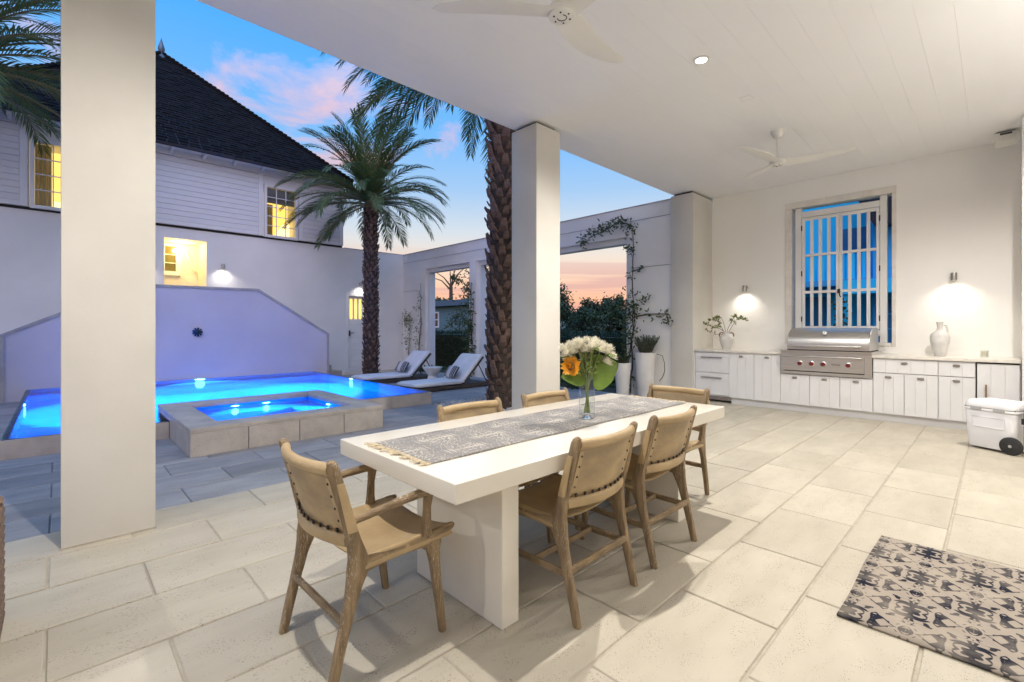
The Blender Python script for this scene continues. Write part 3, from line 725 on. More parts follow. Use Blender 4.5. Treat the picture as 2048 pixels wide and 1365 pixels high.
for ring, (nn, r0, r1) in enumerate(((9, .05, .105), (7, .015, .065))):
    for k in range(nn):
        a0 = 2 * math.pi * (k + ring * .5) / nn; w = math.pi / nn * .92
        def pt(r, a, x): return c0 + Vector((x, r * math.cos(a), r * math.sin(a)))
        m.add([pt(r0, a0 - w, .012), pt(r1 * .92, a0 - w * .8, .03 + .02 * ring), pt(r1, a0, .04 + .02 * ring), pt(r1 * .92, a0 + w * .8, .03 + .02 * ring), pt(r0, a0 + w, .012), pt(r0 * .3, a0, .05), pt(r1 * .5, a0, .0)],
              [(0, 1, 2, 5), (5, 2, 3, 4), (0, 6, 1), (6, 4, 3), (6, 3, 2), (6, 2, 1)])
m.lathe([(.03, 0), (.034, .02), (.02, .05), (.022, .08), (.012, .085)], c0, 10, axis='X')
m.build('spout_rosette', M['metal_dark'], fw_)
MB().tube([c0 + Vector((.08, .06 * t, -.01 - .0 * t)) + Vector((.20 * t, .05 * t, -1.0 * t * t)) for t in [i / 12 for i in range(13)]], [.0035 - .001 * i / 12 for i in range(13)], 6).build('water_jet', M['glass'], fw_, smooth=True)

# ================================================================ pool and spa
pool = thing('swimming_pool', 'raised glowing blue pool with stone slab edge and flush water', 'pool', (-9.7, 2.2, 0))
x0, x1, y0, y1 = POOL; W = .05
ix0, ix1, iy0, iy1 = x0 + .02, x1 - W, y0 + W, y1 - W
sx0, sx1, sy0, sy1 = SPA
m = MB()   # inside faces of the basin
zb = -1.15; zt = .19
V = [(ix0, iy0), (ix1, iy0), (ix1, sy0), (sx0, sy0), (sx0, sy1), (ix1, sy1), (ix1, iy1), (ix0, iy1)]
for i in range(len(V)):
    a, b = V[i], V[(i + 1) % len(V)]
    m.add([(a[0], a[1], zb), (b[0], b[1], zb), (b[0], b[1], zt), (a[0], a[1], zt)], [(0, 1, 2, 3)])
m.add([(ix0 - .01, iy0 - .01, zb), (ix1 + .01, iy0 - .01, zb), (ix1 + .01, iy1 + .01, zb), (ix0 - .01, iy1 + .01, zb)], [(0, 1, 2, 3)])
m.box(ix0 + .01, ix0 + .5, iy0 + .01, iy1 - .01, zb, -.35)    # bench along the fountain wall
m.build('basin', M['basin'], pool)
wt = MB()
for (p, q) in (((ix0 + .004, iy0), (ix0 + .012, iy1)),): wt.box(p[0], q[0], p[1], q[1], .02, .17)
wt.box(ix0, ix1, iy0 + .004, iy0 + .012, .02, .17).box(ix0, ix1, iy1 - .012, iy1 - .004, .02, .17)
wt.build('waterline_tiles', pm('blue_mosaic', (.02, .22, .55), (.04, .40, .80), 22, .25, contrast=(.45, .55)), pool)
def slab_run(parent, ax, fixed0, fixed1, a, b, n, z0, z1, name='edge_slab'):
    for k in range(n):
        p, q = a + (b - a) * k / n + .003, a + (b - a) * (k + 1) / n - .003
        if ax == 'Y': bx(name, M['coping'], parent, fixed0, fixed1, p, q, z0, z1, bevel=.005)
        else: bx(name, M['coping'], parent, p, q, fixed0, fixed1, z0, z1, bevel=.005)
slab_run(pool, 'Y', ix1 + .002, x1, y0, sy0 - .002, 2, -.13, .195)
slab_run(pool, 'Y', ix1 + .002, x1, sy1 + .002, y1, 2, -.13, .195)
slab_run(pool, 'X', y0, iy0 - .002, x0, ix1, 6, -.13, .194)
slab_run(pool, 'X', iy1 + .002, y1, x0, ix1, 6, -.13, .194)
m = MB()
for (a, b, c, d) in cut([(x0 + .001, x1 - .004, y0 + .004, y1 - .004)], (sx0, sx1, sy0, sy1)):
    m.add([(a, c, .203), (b, c, .203), (b, d, .203), (a, d, .203)], [(0, 1, 2, 3)])
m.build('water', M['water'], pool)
def pool_light(parent, loc, n, e, r=.10):
    loc = Vector(loc); n = Vector(n)
    mm = MB(); ax = 'X' if abs(n.x) > .5 else 'Y'; s = n.x if ax == 'X' else -n.y
    mm.lathe([(.001, .03 * s), (r * .7, .026 * s), (r, .008 * s)], loc, 16, axis=ax, cap=False); mm.build('pool_light', M['pool_lamp'], parent)
    aim = (n + Vector((0, 0, -1.15))).normalized()
    lamp('pool_lamp', 'SPOT', loc + n * .06, e, (.015, .36, 1.0), parent, .05, 104, aim.to_track_quat('-Z', 'Y').to_euler(), .5)
pool_light(pool, (-10.15, iy0 + .002, .09), (0, 1, 0), 1150)
pool_light(pool, (-12.40, 2.28, .09), (1, 0, 0), 1150)
pool_light(pool, (-10.15, iy1 - .002, .09), (0, -1, 0), 1150)
spa = thing('hot_tub', 'raised square stone spa in front of the pool with blue water', 'hot tub', (-6.94, 2.09, 0))
slab_run(spa, 'Y', sx1 - .14, sx1, sy0, sy1, 4, -.13, .238, 'facing_slab')
slab_run(spa, 'Y', sx0, sx0 + .14, sy0, sy1, 3, -.6, .238, 'facing_slab')
slab_run(spa, 'X', sy0, sy0 + .14, sx0 + .142, sx1 - .142, 2, -.6, .238, 'facing_slab')
slab_run(spa, 'X', sy1 - .14, sy1, sx0 + .142, sx1 - .142, 2, -.6, .238, 'facing_slab')
cw = .31
for nm, q in (('coping', (sx1 - cw, sx1, sy0, sy1)), ('coping', (sx0, sx0 + cw, sy0, sy1)), ('coping', (sx0 + cw + .003, sx1 - cw - .003, sy0, sy0 + cw)), ('coping', (sx0 + cw + .003, sx1 - cw - .003, sy1 - cw, sy1))):
    bx(nm, M['coping'], spa, *q, .2385, .292, bevel=.006, seg=2)
m = MB(); a, b, c, d = sx0 + cw - .02, sx1 - cw + .02, sy0 + cw - .02, sy1 - cw + .02
for (p, q) in (((a, c), (b, c)), ((b, c), (b, d)), ((b, d), (a, d)), ((a, d), (a, c))):
    m.add([(*p, -.6), (*q, -.6), (*q, .2384), (*p, .2384)], [(0, 1, 2, 3)])
m.add([(a, c, -.6), (b, c, -.6), (b, d, -.6), (a, d, -.6)], [(0, 1, 2, 3)])
m.box(a + .01, a + .42, c + .01, d - .01, -.6, -.12).box(a + .42, b - .01, d - .40, d - .01, -.6, -.12)
m.build('basin', M['basin'], spa)
MB().add([(a, c, .222), (b, c, .222), (b, d, .222), (a, d, .222)], [(0, 1, 2, 3)]).build('water', M['spa_water'], spa)
pool_light(spa, (a + .002, 1.86, .12), (1, 0, 0), 170, .05)
pool_light(spa, (a + .002, 2.28, .12), (1, 0, 0), 170, .05)
pool_light(spa, (-6.95, d - .002, .12), (0, -1, 0), 170, .05)

# ================================================================ lamps of the place, plus added fill lamps
WARM = (1.0, .945, .87)
def downlight(x, y, label, e=420):
    t = thing('ceiling_downlight', label, 'downlight', (x, y, 3.918), 'recessed ceiling downlights')
    MB().lathe([(.052, -.001), (.052, -.009), (.072, -.007), (.074, -.001)], (x, y, 3.918), 24).build('trim_ring', M['fan'], t, smooth=True)
    MB().lathe([(.001, -.004), (.051, -.004)], (x, y, 3.918), 20, cap=False).build('lens', M['lamp'], t)
    lamp('downlight_lamp', 'SPOT', (x, y, 3.885), e, WARM, t, .03, 156, blend=.85)
downlight(-1.97, 4.43, 'glowing round recessed light in the ceiling above the table end', 390)
downlight(-1.97, .43, 'recessed ceiling light above the near armchair', 270)
downlight(-1.97, -3.57, 'added ceiling fill light behind the camera', 220)  # extra unseen fitting, added to raise the porch brightness
downlight(.32, 6.7, 'added ceiling fill light out of view, over the fridge side', 290)  # extra unseen fitting, added to brighten the kitchen wall
def sconce(loc, n, label, e, s=.78, up=0):
    loc = Vector(loc); n = Vector(n)
    t = thing('wall_light', label, 'wall light', loc, 'small cylinder wall lights')
    ax = 'X' if abs(n.x) > .5 else 'Y'; sg = n.x if ax == 'X' else -n.y
    MB().lathe([(.045 * s, 0), (.045 * s, .012 * sg), (.02 * s, .016 * sg), (.018 * s, .05 * sg)], loc + Vector((0, 0, .02)), 16, axis=ax).build('wall_plate', M['brushed'], t, smooth=True)
    c = loc + n * .085 * s
    MB().lathe([(.0, .075 * s), (.042 * s, .07 * s), (.046 * s, .06 * s), (.046 * s, -.07 * s), (.040 * s, -.07 * s), (.038 * s, -.035 * s), (.0, -.034 * s)], c, 20, cap=False).build('lamp_body', M['brushed'], t, smooth=True)
    MB().lathe([(.0005, -.04 * s), (.037 * s, -.042 * s)], c, 16, cap=False).build('lens', M['lamp'], t)
    lamp('wall_lamp', 'SPOT', c + n * .05 - Vector((0, 0, .075 * s)), e, (1, .92, .78), t, .05, 142, blend=1.0)
    if up: lamp('fill_uplight', 'SPOT', c + n * .03 + Vector((0, 0, .085 * s)), up, (1, .95, .88), t, .04, 160, (R(180), 0, 0), .8)  # added ceiling fill, only for the house side sconces
sconce((-3.31, 9.376, 2.09), (0, -1, 0), 'small cylinder wall light above the branch vase on the counter', 13)
sconce((-.43, 9.376, 2.09), (0, -1, 0), 'small cylinder wall light above the handled jug', 13)
sconce((XH, 3.12, 2.97), (1, 0, 0), 'wall light right of the warm stair alcove', 16)
sconce((XH, 1.42, 2.97), (1, 0, 0), 'wall light hidden behind the near column, left of the alcove', 16)
sconce((XH, 6.96, 2.74), (1, 0, 0), 'wall light above the plank door behind the palm', 16)
for k, y in enumerate((-2.2, 1.4, 5.0)): sconce((1.6, y, 2.3), (-1, 0, 0), 'added fill light on the house side of the porch, ' + ('behind the camera', 'to the right of the camera', 'opposite the far table end')[k], 45, 1.2, 90)  # invented sconces out of view that fill the porch with light
# a ceiling fan
def fan(c, angs, label, zc=3.42):
    t = thing('ceiling_fan', label, 'ceiling fan', (c[0], c[1], zc), 'white three blade ceiling fans')
    MB().lathe([(.0, 3.919 - zc), (.085, 3.919 - zc), (.086, 3.90 - zc), (.06, 3.85 - zc), (.045, 3.832 - zc), (.018, 3.828 - zc), (.0, 3.828 - zc)], (0, 0, 0), 24, cap=False).build('canopy', M['fan'], t, smooth=True, local=True)
    MB().tube([(0, 0, .09), (0, 0, 3.83 - zc)], .0125, 10).build('downrod', M['fan'], t, smooth=True, local=True)
    MB().lathe([(.0, .12), (.022, .115), (.03, .09), (.075, .05), (.09, .03), (.095, .0), (.088, -.022), (.07, -.03), (.0, -.03)], (0, 0, 0), 24, cap=False).build('motor_hub', M['fan'], t, smooth=True, local=True)
    m = MB()
    for k in range(6):
        a = k * math.pi / 3; m.lathe([(.0, -.0335), (.006, -.0335), (.007, -.0295)], (.055 * math.cos(a), .055 * math.sin(a), 0), 8, cap=False)
    m.tube([(.03 * math.cos(a), .03 * math.sin(a), -.031) for a in [i * math.pi / 10 for i in range(-2, 13)]], .003, 5)
    m.build('hub_screws', M['black_plastic'], t, local=True)
    st = []
    for i in range(15):
        q = i / 14; r = .05 + .80 * q
        w = .045 * (1 - q) + .030 + .040 * math.sin(math.pi * min(1, q * .8 + .1))
        if q > .9: w *= max(.05, math.sqrt(max(0, 1 - ((q - .9) / .1) ** 2)))
        sw_ = .05 * math.sin(q * math.pi) - .03 * q
        tw = R(-4 - 12 * (1 - q) ** 1.5); zz = .005 + .045 * q * q
        st.append(((r, sw_, zz), (0, w * math.cos(tw), w * math.sin(tw)), (0, -.009 * math.sin(tw), .009 * math.cos(tw) * (1 - .5 * q))))
    b0 = MB().loft(st, 12).build('blade', M['fan'], t, smooth=True, local=True)
    b0.rotation_euler = (0, 0, R(angs[0]))
    for a in angs[1:]: inst(b0, t, rot=(0, 0, R(a)))
fan((-1.97, 2.36), (226, 98, 342), 'white ceiling fan above the dining table, cut by the top edge', 3.40)
fan((-1.99, 6.76), (259, 19, 139), 'white ceiling fan nearer the grill wall', 3.50)
# ceiling hatch + corner speaker
t = thing('ceiling_hatch', 'small square hatch in the ceiling between the fan and the downlight', 'hatch', (-1.95, 5.54, 3.92))
m = MB()
for a, b, c, d in ((-.06, .06, -.06, -.054), (-.06, .06, .054, .06), (-.06, -.054, -.054, .054), (.054, .06, -.054, .054)): m.box(-1.95 + a, -1.95 + b, 5.54 + c, 5.54 + d, 3.917, 3.9195)
m.build('hatch_rim', M['fan'], t); bx('hatch_lid', M['ceiling_paint'], t, -2.0, -1.9, 5.49, 5.59, 3.9165, 3.9195)
t = thing('corner_speaker', 'white box speaker hung from the ceiling in the right corner', 'speaker', (.09, 8.92, 3.92))
MB().prism([(-.02, 8.86, 3.90), (-.02, 8.83, 3.78), (-.02, 9.0, 3.74), (-.02, 9.04, 3.90)], (.21, 0, 0)).build('cabinet', M['fan'], t, bevel=.008, seg=2)
bx('bracket', M['metal_dark'], t, .0, .17, 8.90, 9.0, 3.901, 3.9195)
bx('grille_slot', M['black_plastic'], t, .03, .14, 8.85, 8.8599, 3.862, 3.888)
# ================================================================ outdoor kitchen
ok = thing('outdoor_kitchen', 'white panelled outdoor kitchen counter run along the wall', 'kitchen counter', (-1.85, 8.95, 0))
CF = 8.56
m = MB().box(-3.935, -2.475, CF + .022, 9.37, .11, .905).box(-2.475, -1.255, CF + .022, 9.37, .11, .60).box(-1.255, .212, CF + .022, 9.37, .11, .905)
m.build('carcass', M['cabinet'], ok)
bx('toe_kick', M['cabinet'], ok, -3.28, .212, CF + .045, CF + .07, -.004, .108)
bx('toe_kick', M['brushed'], ok, -3.93, -3.29, CF + .10, CF + .12, .03, .108)
bx('countertop', M['counter'], ok, -3.936, -2.462, 8.525, 9.374, .906, .945, bevel=.004, seg=2)
bx('countertop', M['counter'], ok, -1.268, .213, 8.525, 9.374, .906, .945, bevel=.004, seg=2)
bx('end_panel', M['cabinet'], ok, -3.938, -3.915, CF - .012, CF + .021, .0, .904)
def front(name, x0, x1, z0, z1, nb, pull):
    g = .0025
    f = bx(name, M['cabinet'], ok, x0 + g, x1 - g, CF + .006, CF + .021, z0 + g, z1 - g)
    w = (x1 - x0 - 2 * g) / nb
    for k in range(nb):
        a = x0 + g + w * k
        bx('board', M['cabinet'], f, a + .0006, a + w - .0006, CF - .012, CF + .0055, z0 + g, z1 - g, bevel=.0015)
    c = (x0 + x1) / 2
    if pull == 'bar':
        z = z1 - .085; m = MB().box(c - .19, c + .19, CF - .045, CF - .033, z - .008, z + .008)
        for q in (-.16, .16): m.box(c + q - .006, c + q + .006, CF - .033, CF - .0121, z - .006, z + .006)
        m.build('pull', M['brushed'], f, bevel=.002)
    elif pull == 'cup':
        z = z1 - (.055 if z1 - z0 > .2 else (z1 - z0) / 2)
        MB().loft([((c, CF - .012, z), (.036, 0, 0), (0, 0, .016)), ((c, CF - .022, z), (.036, 0, 0), (0, 0, .016)), ((c, CF - .028, z), (.030, 0, 0), (0, 0, .011))], 16, p=4).build('pull', M['brushed'], f, smooth=True)
    elif pull == 'long':
        m = MB().box(x0 + .075, x0 + .093, CF - .05, CF - .036, .30, .62)
        for z in (.33, .59): m.box(x0 + .078, x0 + .09, CF - .036, CF - .0121, z - .008, z + .008)
        m.build('pull', M['jug_handle'], f)
front('drawer', -3.91, -3.30, .535, .895, 2, 'bar'); front('drawer', -3.91, -3.30, .135, .53, 2, 'bar')
front('door', -3.30, -2.885, .112, .90, 3, 'cup'); front('door', -2.885, -2.475, .112, .90, 3, 'cup')
for a, b in ((-2.475, -2.06), (-2.06, -1.66), (-1.66, -1.257)): front('door', a, b, .112, .595, 3, 'cup')
front('drawer', -1.255, -.55, .70, .90, 5, 'cup'); front('drawer', -.55, -.19, .70, .90, 3, 'cup')
for a, b in ((-1.255, -.905), (-.905, -.55), (-.55, -.19)): front('door', a, b, .112, .695, 3, 'cup')
front('fridge_door', -.178, .20, .115, .885, 3, 'long')
bx('fridge_gap', M['dark_gap'], ok, -.19, -.178, CF + .010, CF + .0215, .115, .90)
bx('fridge_gap', M['dark_gap'], ok, -.178, .2, CF + .010, CF + .0215, .886, .904)
# grill
gr = thing('gas_grill', 'built in stainless steel gas grill with curved hood and red knobs', 'grill', (-1.86, 8.9, .60))
gx0, gx1 = -2.468, -1.262
m = MB().box(gx0, gx1, 8.53, 9.30, .602, .985); m.build('firebox', M['steel'], gr, bevel=.004)
bx('control_panel', M['steel'], gr, gx0 + .01, gx1 - .09, 8.502, 8.529, .665, .925, bevel=.004)
bx('drip_tray', M['steel'], gr, gx0 + .06, gx1 - .10, 8.512, 8.529, .612, .652, bevel=.003)
bx('tray_slot', M['dark_gap'], gr, gx0 + .06, gx1 - .09, 8.52, 8.5295, .653, .6645)
bx('front_shelf', M['steel'], gr, gx0, gx1, 8.49, 8.529, .965, .988, bevel=.004)
MB().tube([(gx0 + .05, 8.475, .895), (gx1 - .12, 8.475, .895)], .012, 10).build('towel_bar', M['steel'], gr, smooth=True)
bx('gasket', M['dark_gap'], gr, gx0 + .09, gx1 - .03, 8.56, 9.25, .9855, 1.0)
hx0, hx1 = gx0 + .09, gx1 - .03
prof = [(8.545, 1.001), (8.545, 1.085)] + [(8.545 + .30 * (1 - math.cos(a)), 1.085 + .255 * math.sin(a)) for a in [R(q) for q in (12, 25, 38, 52, 66, 80)]] + [(8.93, 1.345), (9.24, 1.345), (9.26, 1.30), (9.26, 1.001)]
m = MB(); n = len(prof)
m.rings([[(x, y, z) for y, z in prof] for x in (hx0 + .018, hx1 - .018)], cap=False)
m.build('hood', M['steel'], gr, smooth=True)
for a, b in ((hx0, hx0 + .0175), (hx1 - .0175, hx1)):
    cy, cz = 8.9, 1.17
    MB().prism([(a, cy + (y - cy) * 1.012, max(1.001, cz + (z - cz) * 1.012)) for y, z in prof], (b - a, 0, 0)).build('hood_end', M['steel'], gr, bevel=.004)
MB().tube([(hx0 + .03, 8.49, 1.062), (hx1 - .10, 8.49, 1.062)], .017, 12).build('hood_handle', M['steel'], gr, smooth=True)
for x in (hx0 + .07, hx1 - .14): bx('handle_post', M['steel'], gr, x - .012, x + .012, 8.495, 8.5445, 1.052, 1.072)
tb = MB(); tb.lathe([(.0, .0), (.036, .002), (.036, .012), (.03, .014), (.0, .012)], (0, 0, 0), 20, axis='Y', cap=False)
tho = tb.build('thermometer', M['steel'], gr, smooth=True, local=True); tho.location = Vector((-1.865, 8.595, 1.262)) - Vector(gr.location); tho.rotation_euler = (R(-38), 0, 0)
th2 = MB().lathe([(.0, .0142), (.028, .0142)], (0, 0, 0), 18, axis='Y', cap=False).build('dial', M['fan'], tho, local=True)
bx_ = MB().box(-.003, .003, -.0155, -.0145, -.004, .022).build('needle', M['black_plastic'], tho, local=True)
for x in (-2.18, -2.02, -1.865, -1.545):
    kb = MB().lathe([(.044, .0), (.044, .006), (.037, .01)], (x, 8.5015, .782), 20, axis='Y').build('knob_bezel', M['steel'], gr, smooth=True)
    MB().lathe([(.0, .045), (.026, .044), (.030, .036), (.031, .0105), (.0, .0105)], (x, 8.5015, .782), 18, axis='Y', cap=False).build('knob', M['knob_red'], gr, smooth=True)
cu = bpy.data.curves.new('badge', 'FONT'); cu.body = 'WOLF'; cu.size = .042; cu.extrude = .001; cu.align_x = 'CENTER'
tx = bpy.data.objects.new('badge_tmp', cu); COL.objects.link(tx)
dg = bpy.context.evaluated_depsgraph_get(); me = bpy.data.meshes.new_from_object(tx.evaluated_get(dg)); bpy.data.objects.remove(tx)
me.materials.clear(); me.materials.append(M['black_plastic'])
bd = bpy.data.objects.new('badge', me); COL.objects.link(bd); bd.parent = gr; bd.location = Vector((-1.70, 8.5005, .768)) - Vector(gr.location); bd.rotation_euler = (R(90), 0, 0)
# vases on the counter
v = thing('clay_vase', 'white two handled clay vase holding leafy branches', 'vase', (-3.52, 9.0, .9455))
MB().lathe([(.0, .0), (.068, .0), (.072, .01), (.10, .09), (.125, .18), (.125, .215), (.10, .255), (.068, .275), (.062, .30), (.072, .325), (.066, .325), (.055, .30), (.055, .28), (.0, .27)], (-3.52, 9.0, .9455), 28, cap=False).build('body', M['ceramic'], v, smooth=True)
dr_ = Vector((.695, .719, 0))
for s in (-1, 1):
    MB().tube([Vector((-3.52, 9, .9455)) + dr_ * s * r_ + Vector((0, 0, h_)) for r_, h_ in ((.06, .305), (.10, .31), (.128, .295), (.135, .265), (.12, .235))], .012, 8).build('handle', M['jug_handle'], v, smooth=True)
def leaf_quad(m, p, d, n, L, W, mi=0):
    d = Vector(d).normalized(); s = d.cross(Vector(n)); 
    if s.length < 1e-4: s = d.cross(Vector((1, 0, 0)))
    s.normalize(); up = s.cross(d)
    p = Vector(p)
    m.add([p, p + d * L * .45 + s * W + up * L * .06, p + d * L, p + d * L * .45 - s * W + up * L * .06], [(0, 1, 2, 3)], mi)
br = thing('leafy_branches', 'thin green branches arching out of the two handled vase', 'branches', (-3.52, 9.0, 1.2))
rb = random.Random(3)
lv = MB(); b0 = Vector((-3.52, 9.0, 1.20))
for (ex, ez, nb) in ((-.62, .26, 9), (-.50, .08, 7), (-.34, .30, 7), (-.16, .36, 6), (.14, .33, 6), (.34, .31, 8), (-.24, .18, 5)):
    end = Vector((ex, rb.uniform(-.12, .05), ez)); path = []
    for i in range(9):
        q = i / 8; path.append(b0 + Vector((end.x * q ** 1.2, end.y * q, end.z * math.sin(q * math.pi * .55) / math.sin(math.pi * .55) + .03 * math.sin(q * 7 + ex * 9))))
    MB().tube(path, [.005 - .003 * i / 8 for i in range(9)], 5).build('twig', M['bark'], br)
    for i in range(nb):
        p = path[min(8, 8 - int(rb.random() ** 1.7 * 5))]
        for k in range(4):
            a = rb.uniform(0, 6.28); leaf_quad(lv, p, (math.cos(a), rb.uniform(-.5, .5), math.sin(a) + .3), (rb.uniform(-1, 1), -1, rb.uniform(-1, 1)), rb.uniform(.045, .075), rb.uniform(.009, .014))
tag(lv.build('leaves', M['leaf_olive'], br), kind='stuff')
j = thing('ceramic_jug', 'tall off white ceramic jug with one handle on the counter', 'jug', (-.56, 9.0, .9455))
MB().lathe([(.0, .0), (.06, .0), (.066, .012), (.085, .10), (.105, .21), (.11, .27), (.10, .315), (.065, .345), (.038, .37), (.032, .40), (.033, .45), (.042, .475), (.044, .485), (.036, .485), (.026, .45), (.0, .43)], (-.56, 9.0, .9455), 28, cap=False).build('body', M['ceramic'], j, smooth=True)
MB().tube([Vector((-.56, 9, .9455)) + dr_ * r_ + Vector((0, 0, h_)) for r_, h_ in ((.03, .43), (.06, .445), (.095, .43), (.108, .39), (.108, .33), (.098, .295))], [.013, .013, .013, .012, .012, .013], 8).build('handle', M['ceramic'], j, smooth=True)
g = thing('candle_glass', 'small clear square glass with a candle at the counter end', 'candle', (-.115, 9.05, .9455))
MB().lathe([(.043, .0), (.044, .01), (.044, .10)], (-.115, 9.05, .9455), 20, cap=False).build('glass', M['thin_glass'], g, smooth=True)
MB().lathe([(.0, .015), (.036, .015), (.036, .085), (.0, .087)], (-.115, 9.05, .9455), 18, cap=False).build('wax', M['petal'], g, smooth=True)
# wheeled cooler
cl = thing('cooler', 'white hard shell wheeled cooler on the floor before the cabinets', 'cooler', (0, 0, 0))
def rb_box(w0, d0, w1, d1, z0, z1, p=7):
    zs = [z0, z0 + .012, z1 - .012, z1]; st = []
    for i, z in enumerate(zs):
        q = (z - z0) / (z1 - z0); w = w0 + (w1 - w0) * q; d = d0 + (d1 - d0) * q; k = .97 if i in (0, 3) else 1
        st.append(((0, 0, z), (w / 2 * k, 0, 0), (0, d / 2 * k, 0)))
    return MB().loft(st, 40, p=p)
rb_box(.42, .38, .47, .42, .03, .43).build('body', M['cooler'], cl, smooth=True)
rb_box(.485, .435, .485, .435, .432, .462).build('rim', M['cooler'], cl, smooth=True)
rb_box(.48, .435, .43, .39, .468, .54).build('lid', M['cooler'], cl, smooth=True)
MB().box(-.22, .22, -.19, .19, .458, .472).build('seal', M['black_plastic'], cl)
for x in (-.10, .10): MB().box(x - .05, x + .05, -.226, -.2185, .442, .477).build('latch', M['cooler_grey'], cl, bevel=.003)
m = MB()
for a, b, c, d in ((-.14, .14, .365, .371), (-.14, .14, .255, .261), (-.146, -.14, .261, .365), (.14, .146, .261, .365)):
    m.box(a, b, -.214, -.202, c, d)
m.build('badge_panel', M['cooler'], cl, bevel=.003)
for s in (-1, 1):
    w = MB().lathe([(.0, -.02), (.085, -.02), (.095, -.012), (.095, .012), (.085, .02), (.0, .02)], (.19, -.195 if s < 0 else .195, .095), 24, axis='Y', cap=False).build('wheel', M['rubber'], cl, smooth=True)
    if s < 0: MB().lathe([(.0, .026), (.013, .026), (.016, .0205)], (.19, -.195, .095), 12, axis='Y', cap=False).build('hub_cap', M['cooler_grey'], w)
m = MB().box(.268, .297, -.15, -.11, .10, .50).box(.268, .297, .11, .15, .10, .50).box(.264, .31, -.18, -.08, .34, .40).box(.264, .31, .08, .18, .34, .40).tube([(.285, -.13, .50), (.285, -.13, .54), (.285, .13, .54), (.285, .13, .50)], .016, 8)
m.build('tow_handle', M['black_plastic'], cl)
cl.location = (.03, 7.50, -.002); cl.rotation_euler = (0, 0, R(-28))

# ================================================================ dining set
tb_ = thing('dining_table', 'long cream lacquered dining table on two slab legs', 'table', (-1.91, 2.32, 0))
bx('tabletop', M['table'], tb_, -2.41, -1.41, 1.07, 3.57, .682, .762, bevel=.005, seg=3)
bx('leg', M['table'], tb_, -2.22, -1.53, 1.42, 1.525, .001, .6815, bevel=.003)
bx('leg', M['table'], tb_, -2.22, -1.53, 3.082, 3.187, .001, .6815, bevel=.003)
rn = thing('table_runner', 'grey floral woven runner with fringed ends on the table', 'table runner', (-1.92, 2.32, .763))
m = MB()
def rfn(u, v):
    x = -2.175 + .50 * u + .004 * math.sin(v * 19) * (1 if u > .5 else -1) - .02 * (1 - v) * 0; y = 1.145 + 2.36 * v
    return (x - .015 + .05 * v * u * .3, y, .7665 + .0012 * math.sin(x * 40 + y * 13))
m.grid(rfn, 14, 60); m.build('cloth', M['runner'], rn, smooth=True, solid=.004)
m = MB(); rf = random.Random(5)
for end in (0, 1):
    for k in range(95):
        x = -2.185 + .50 * (k + rf.random()) / 95 ; y = 1.15 if end == 0 else 3.50; s = -1 if end == 0 else 1
        L = rf.uniform(.03, .065) if end == 0 else rf.uniform(.02, .045); a = rf.uniform(-.9, .9); p = [(x, y, .767)]
        for i in range(1, 4):
            a += rf.uniform(-.6, .6); q = p[-1]; p.append((q[0] + math.sin(a) * L / 3, q[1] + s * abs(math.cos(a)) * L / 3, .766 + rf.uniform(0, .006)))
        m.tube(p, [.0022, .003, .003, .0022], 4)
tag(m.build('fringe', M['fringe'], rn), kind='stuff')

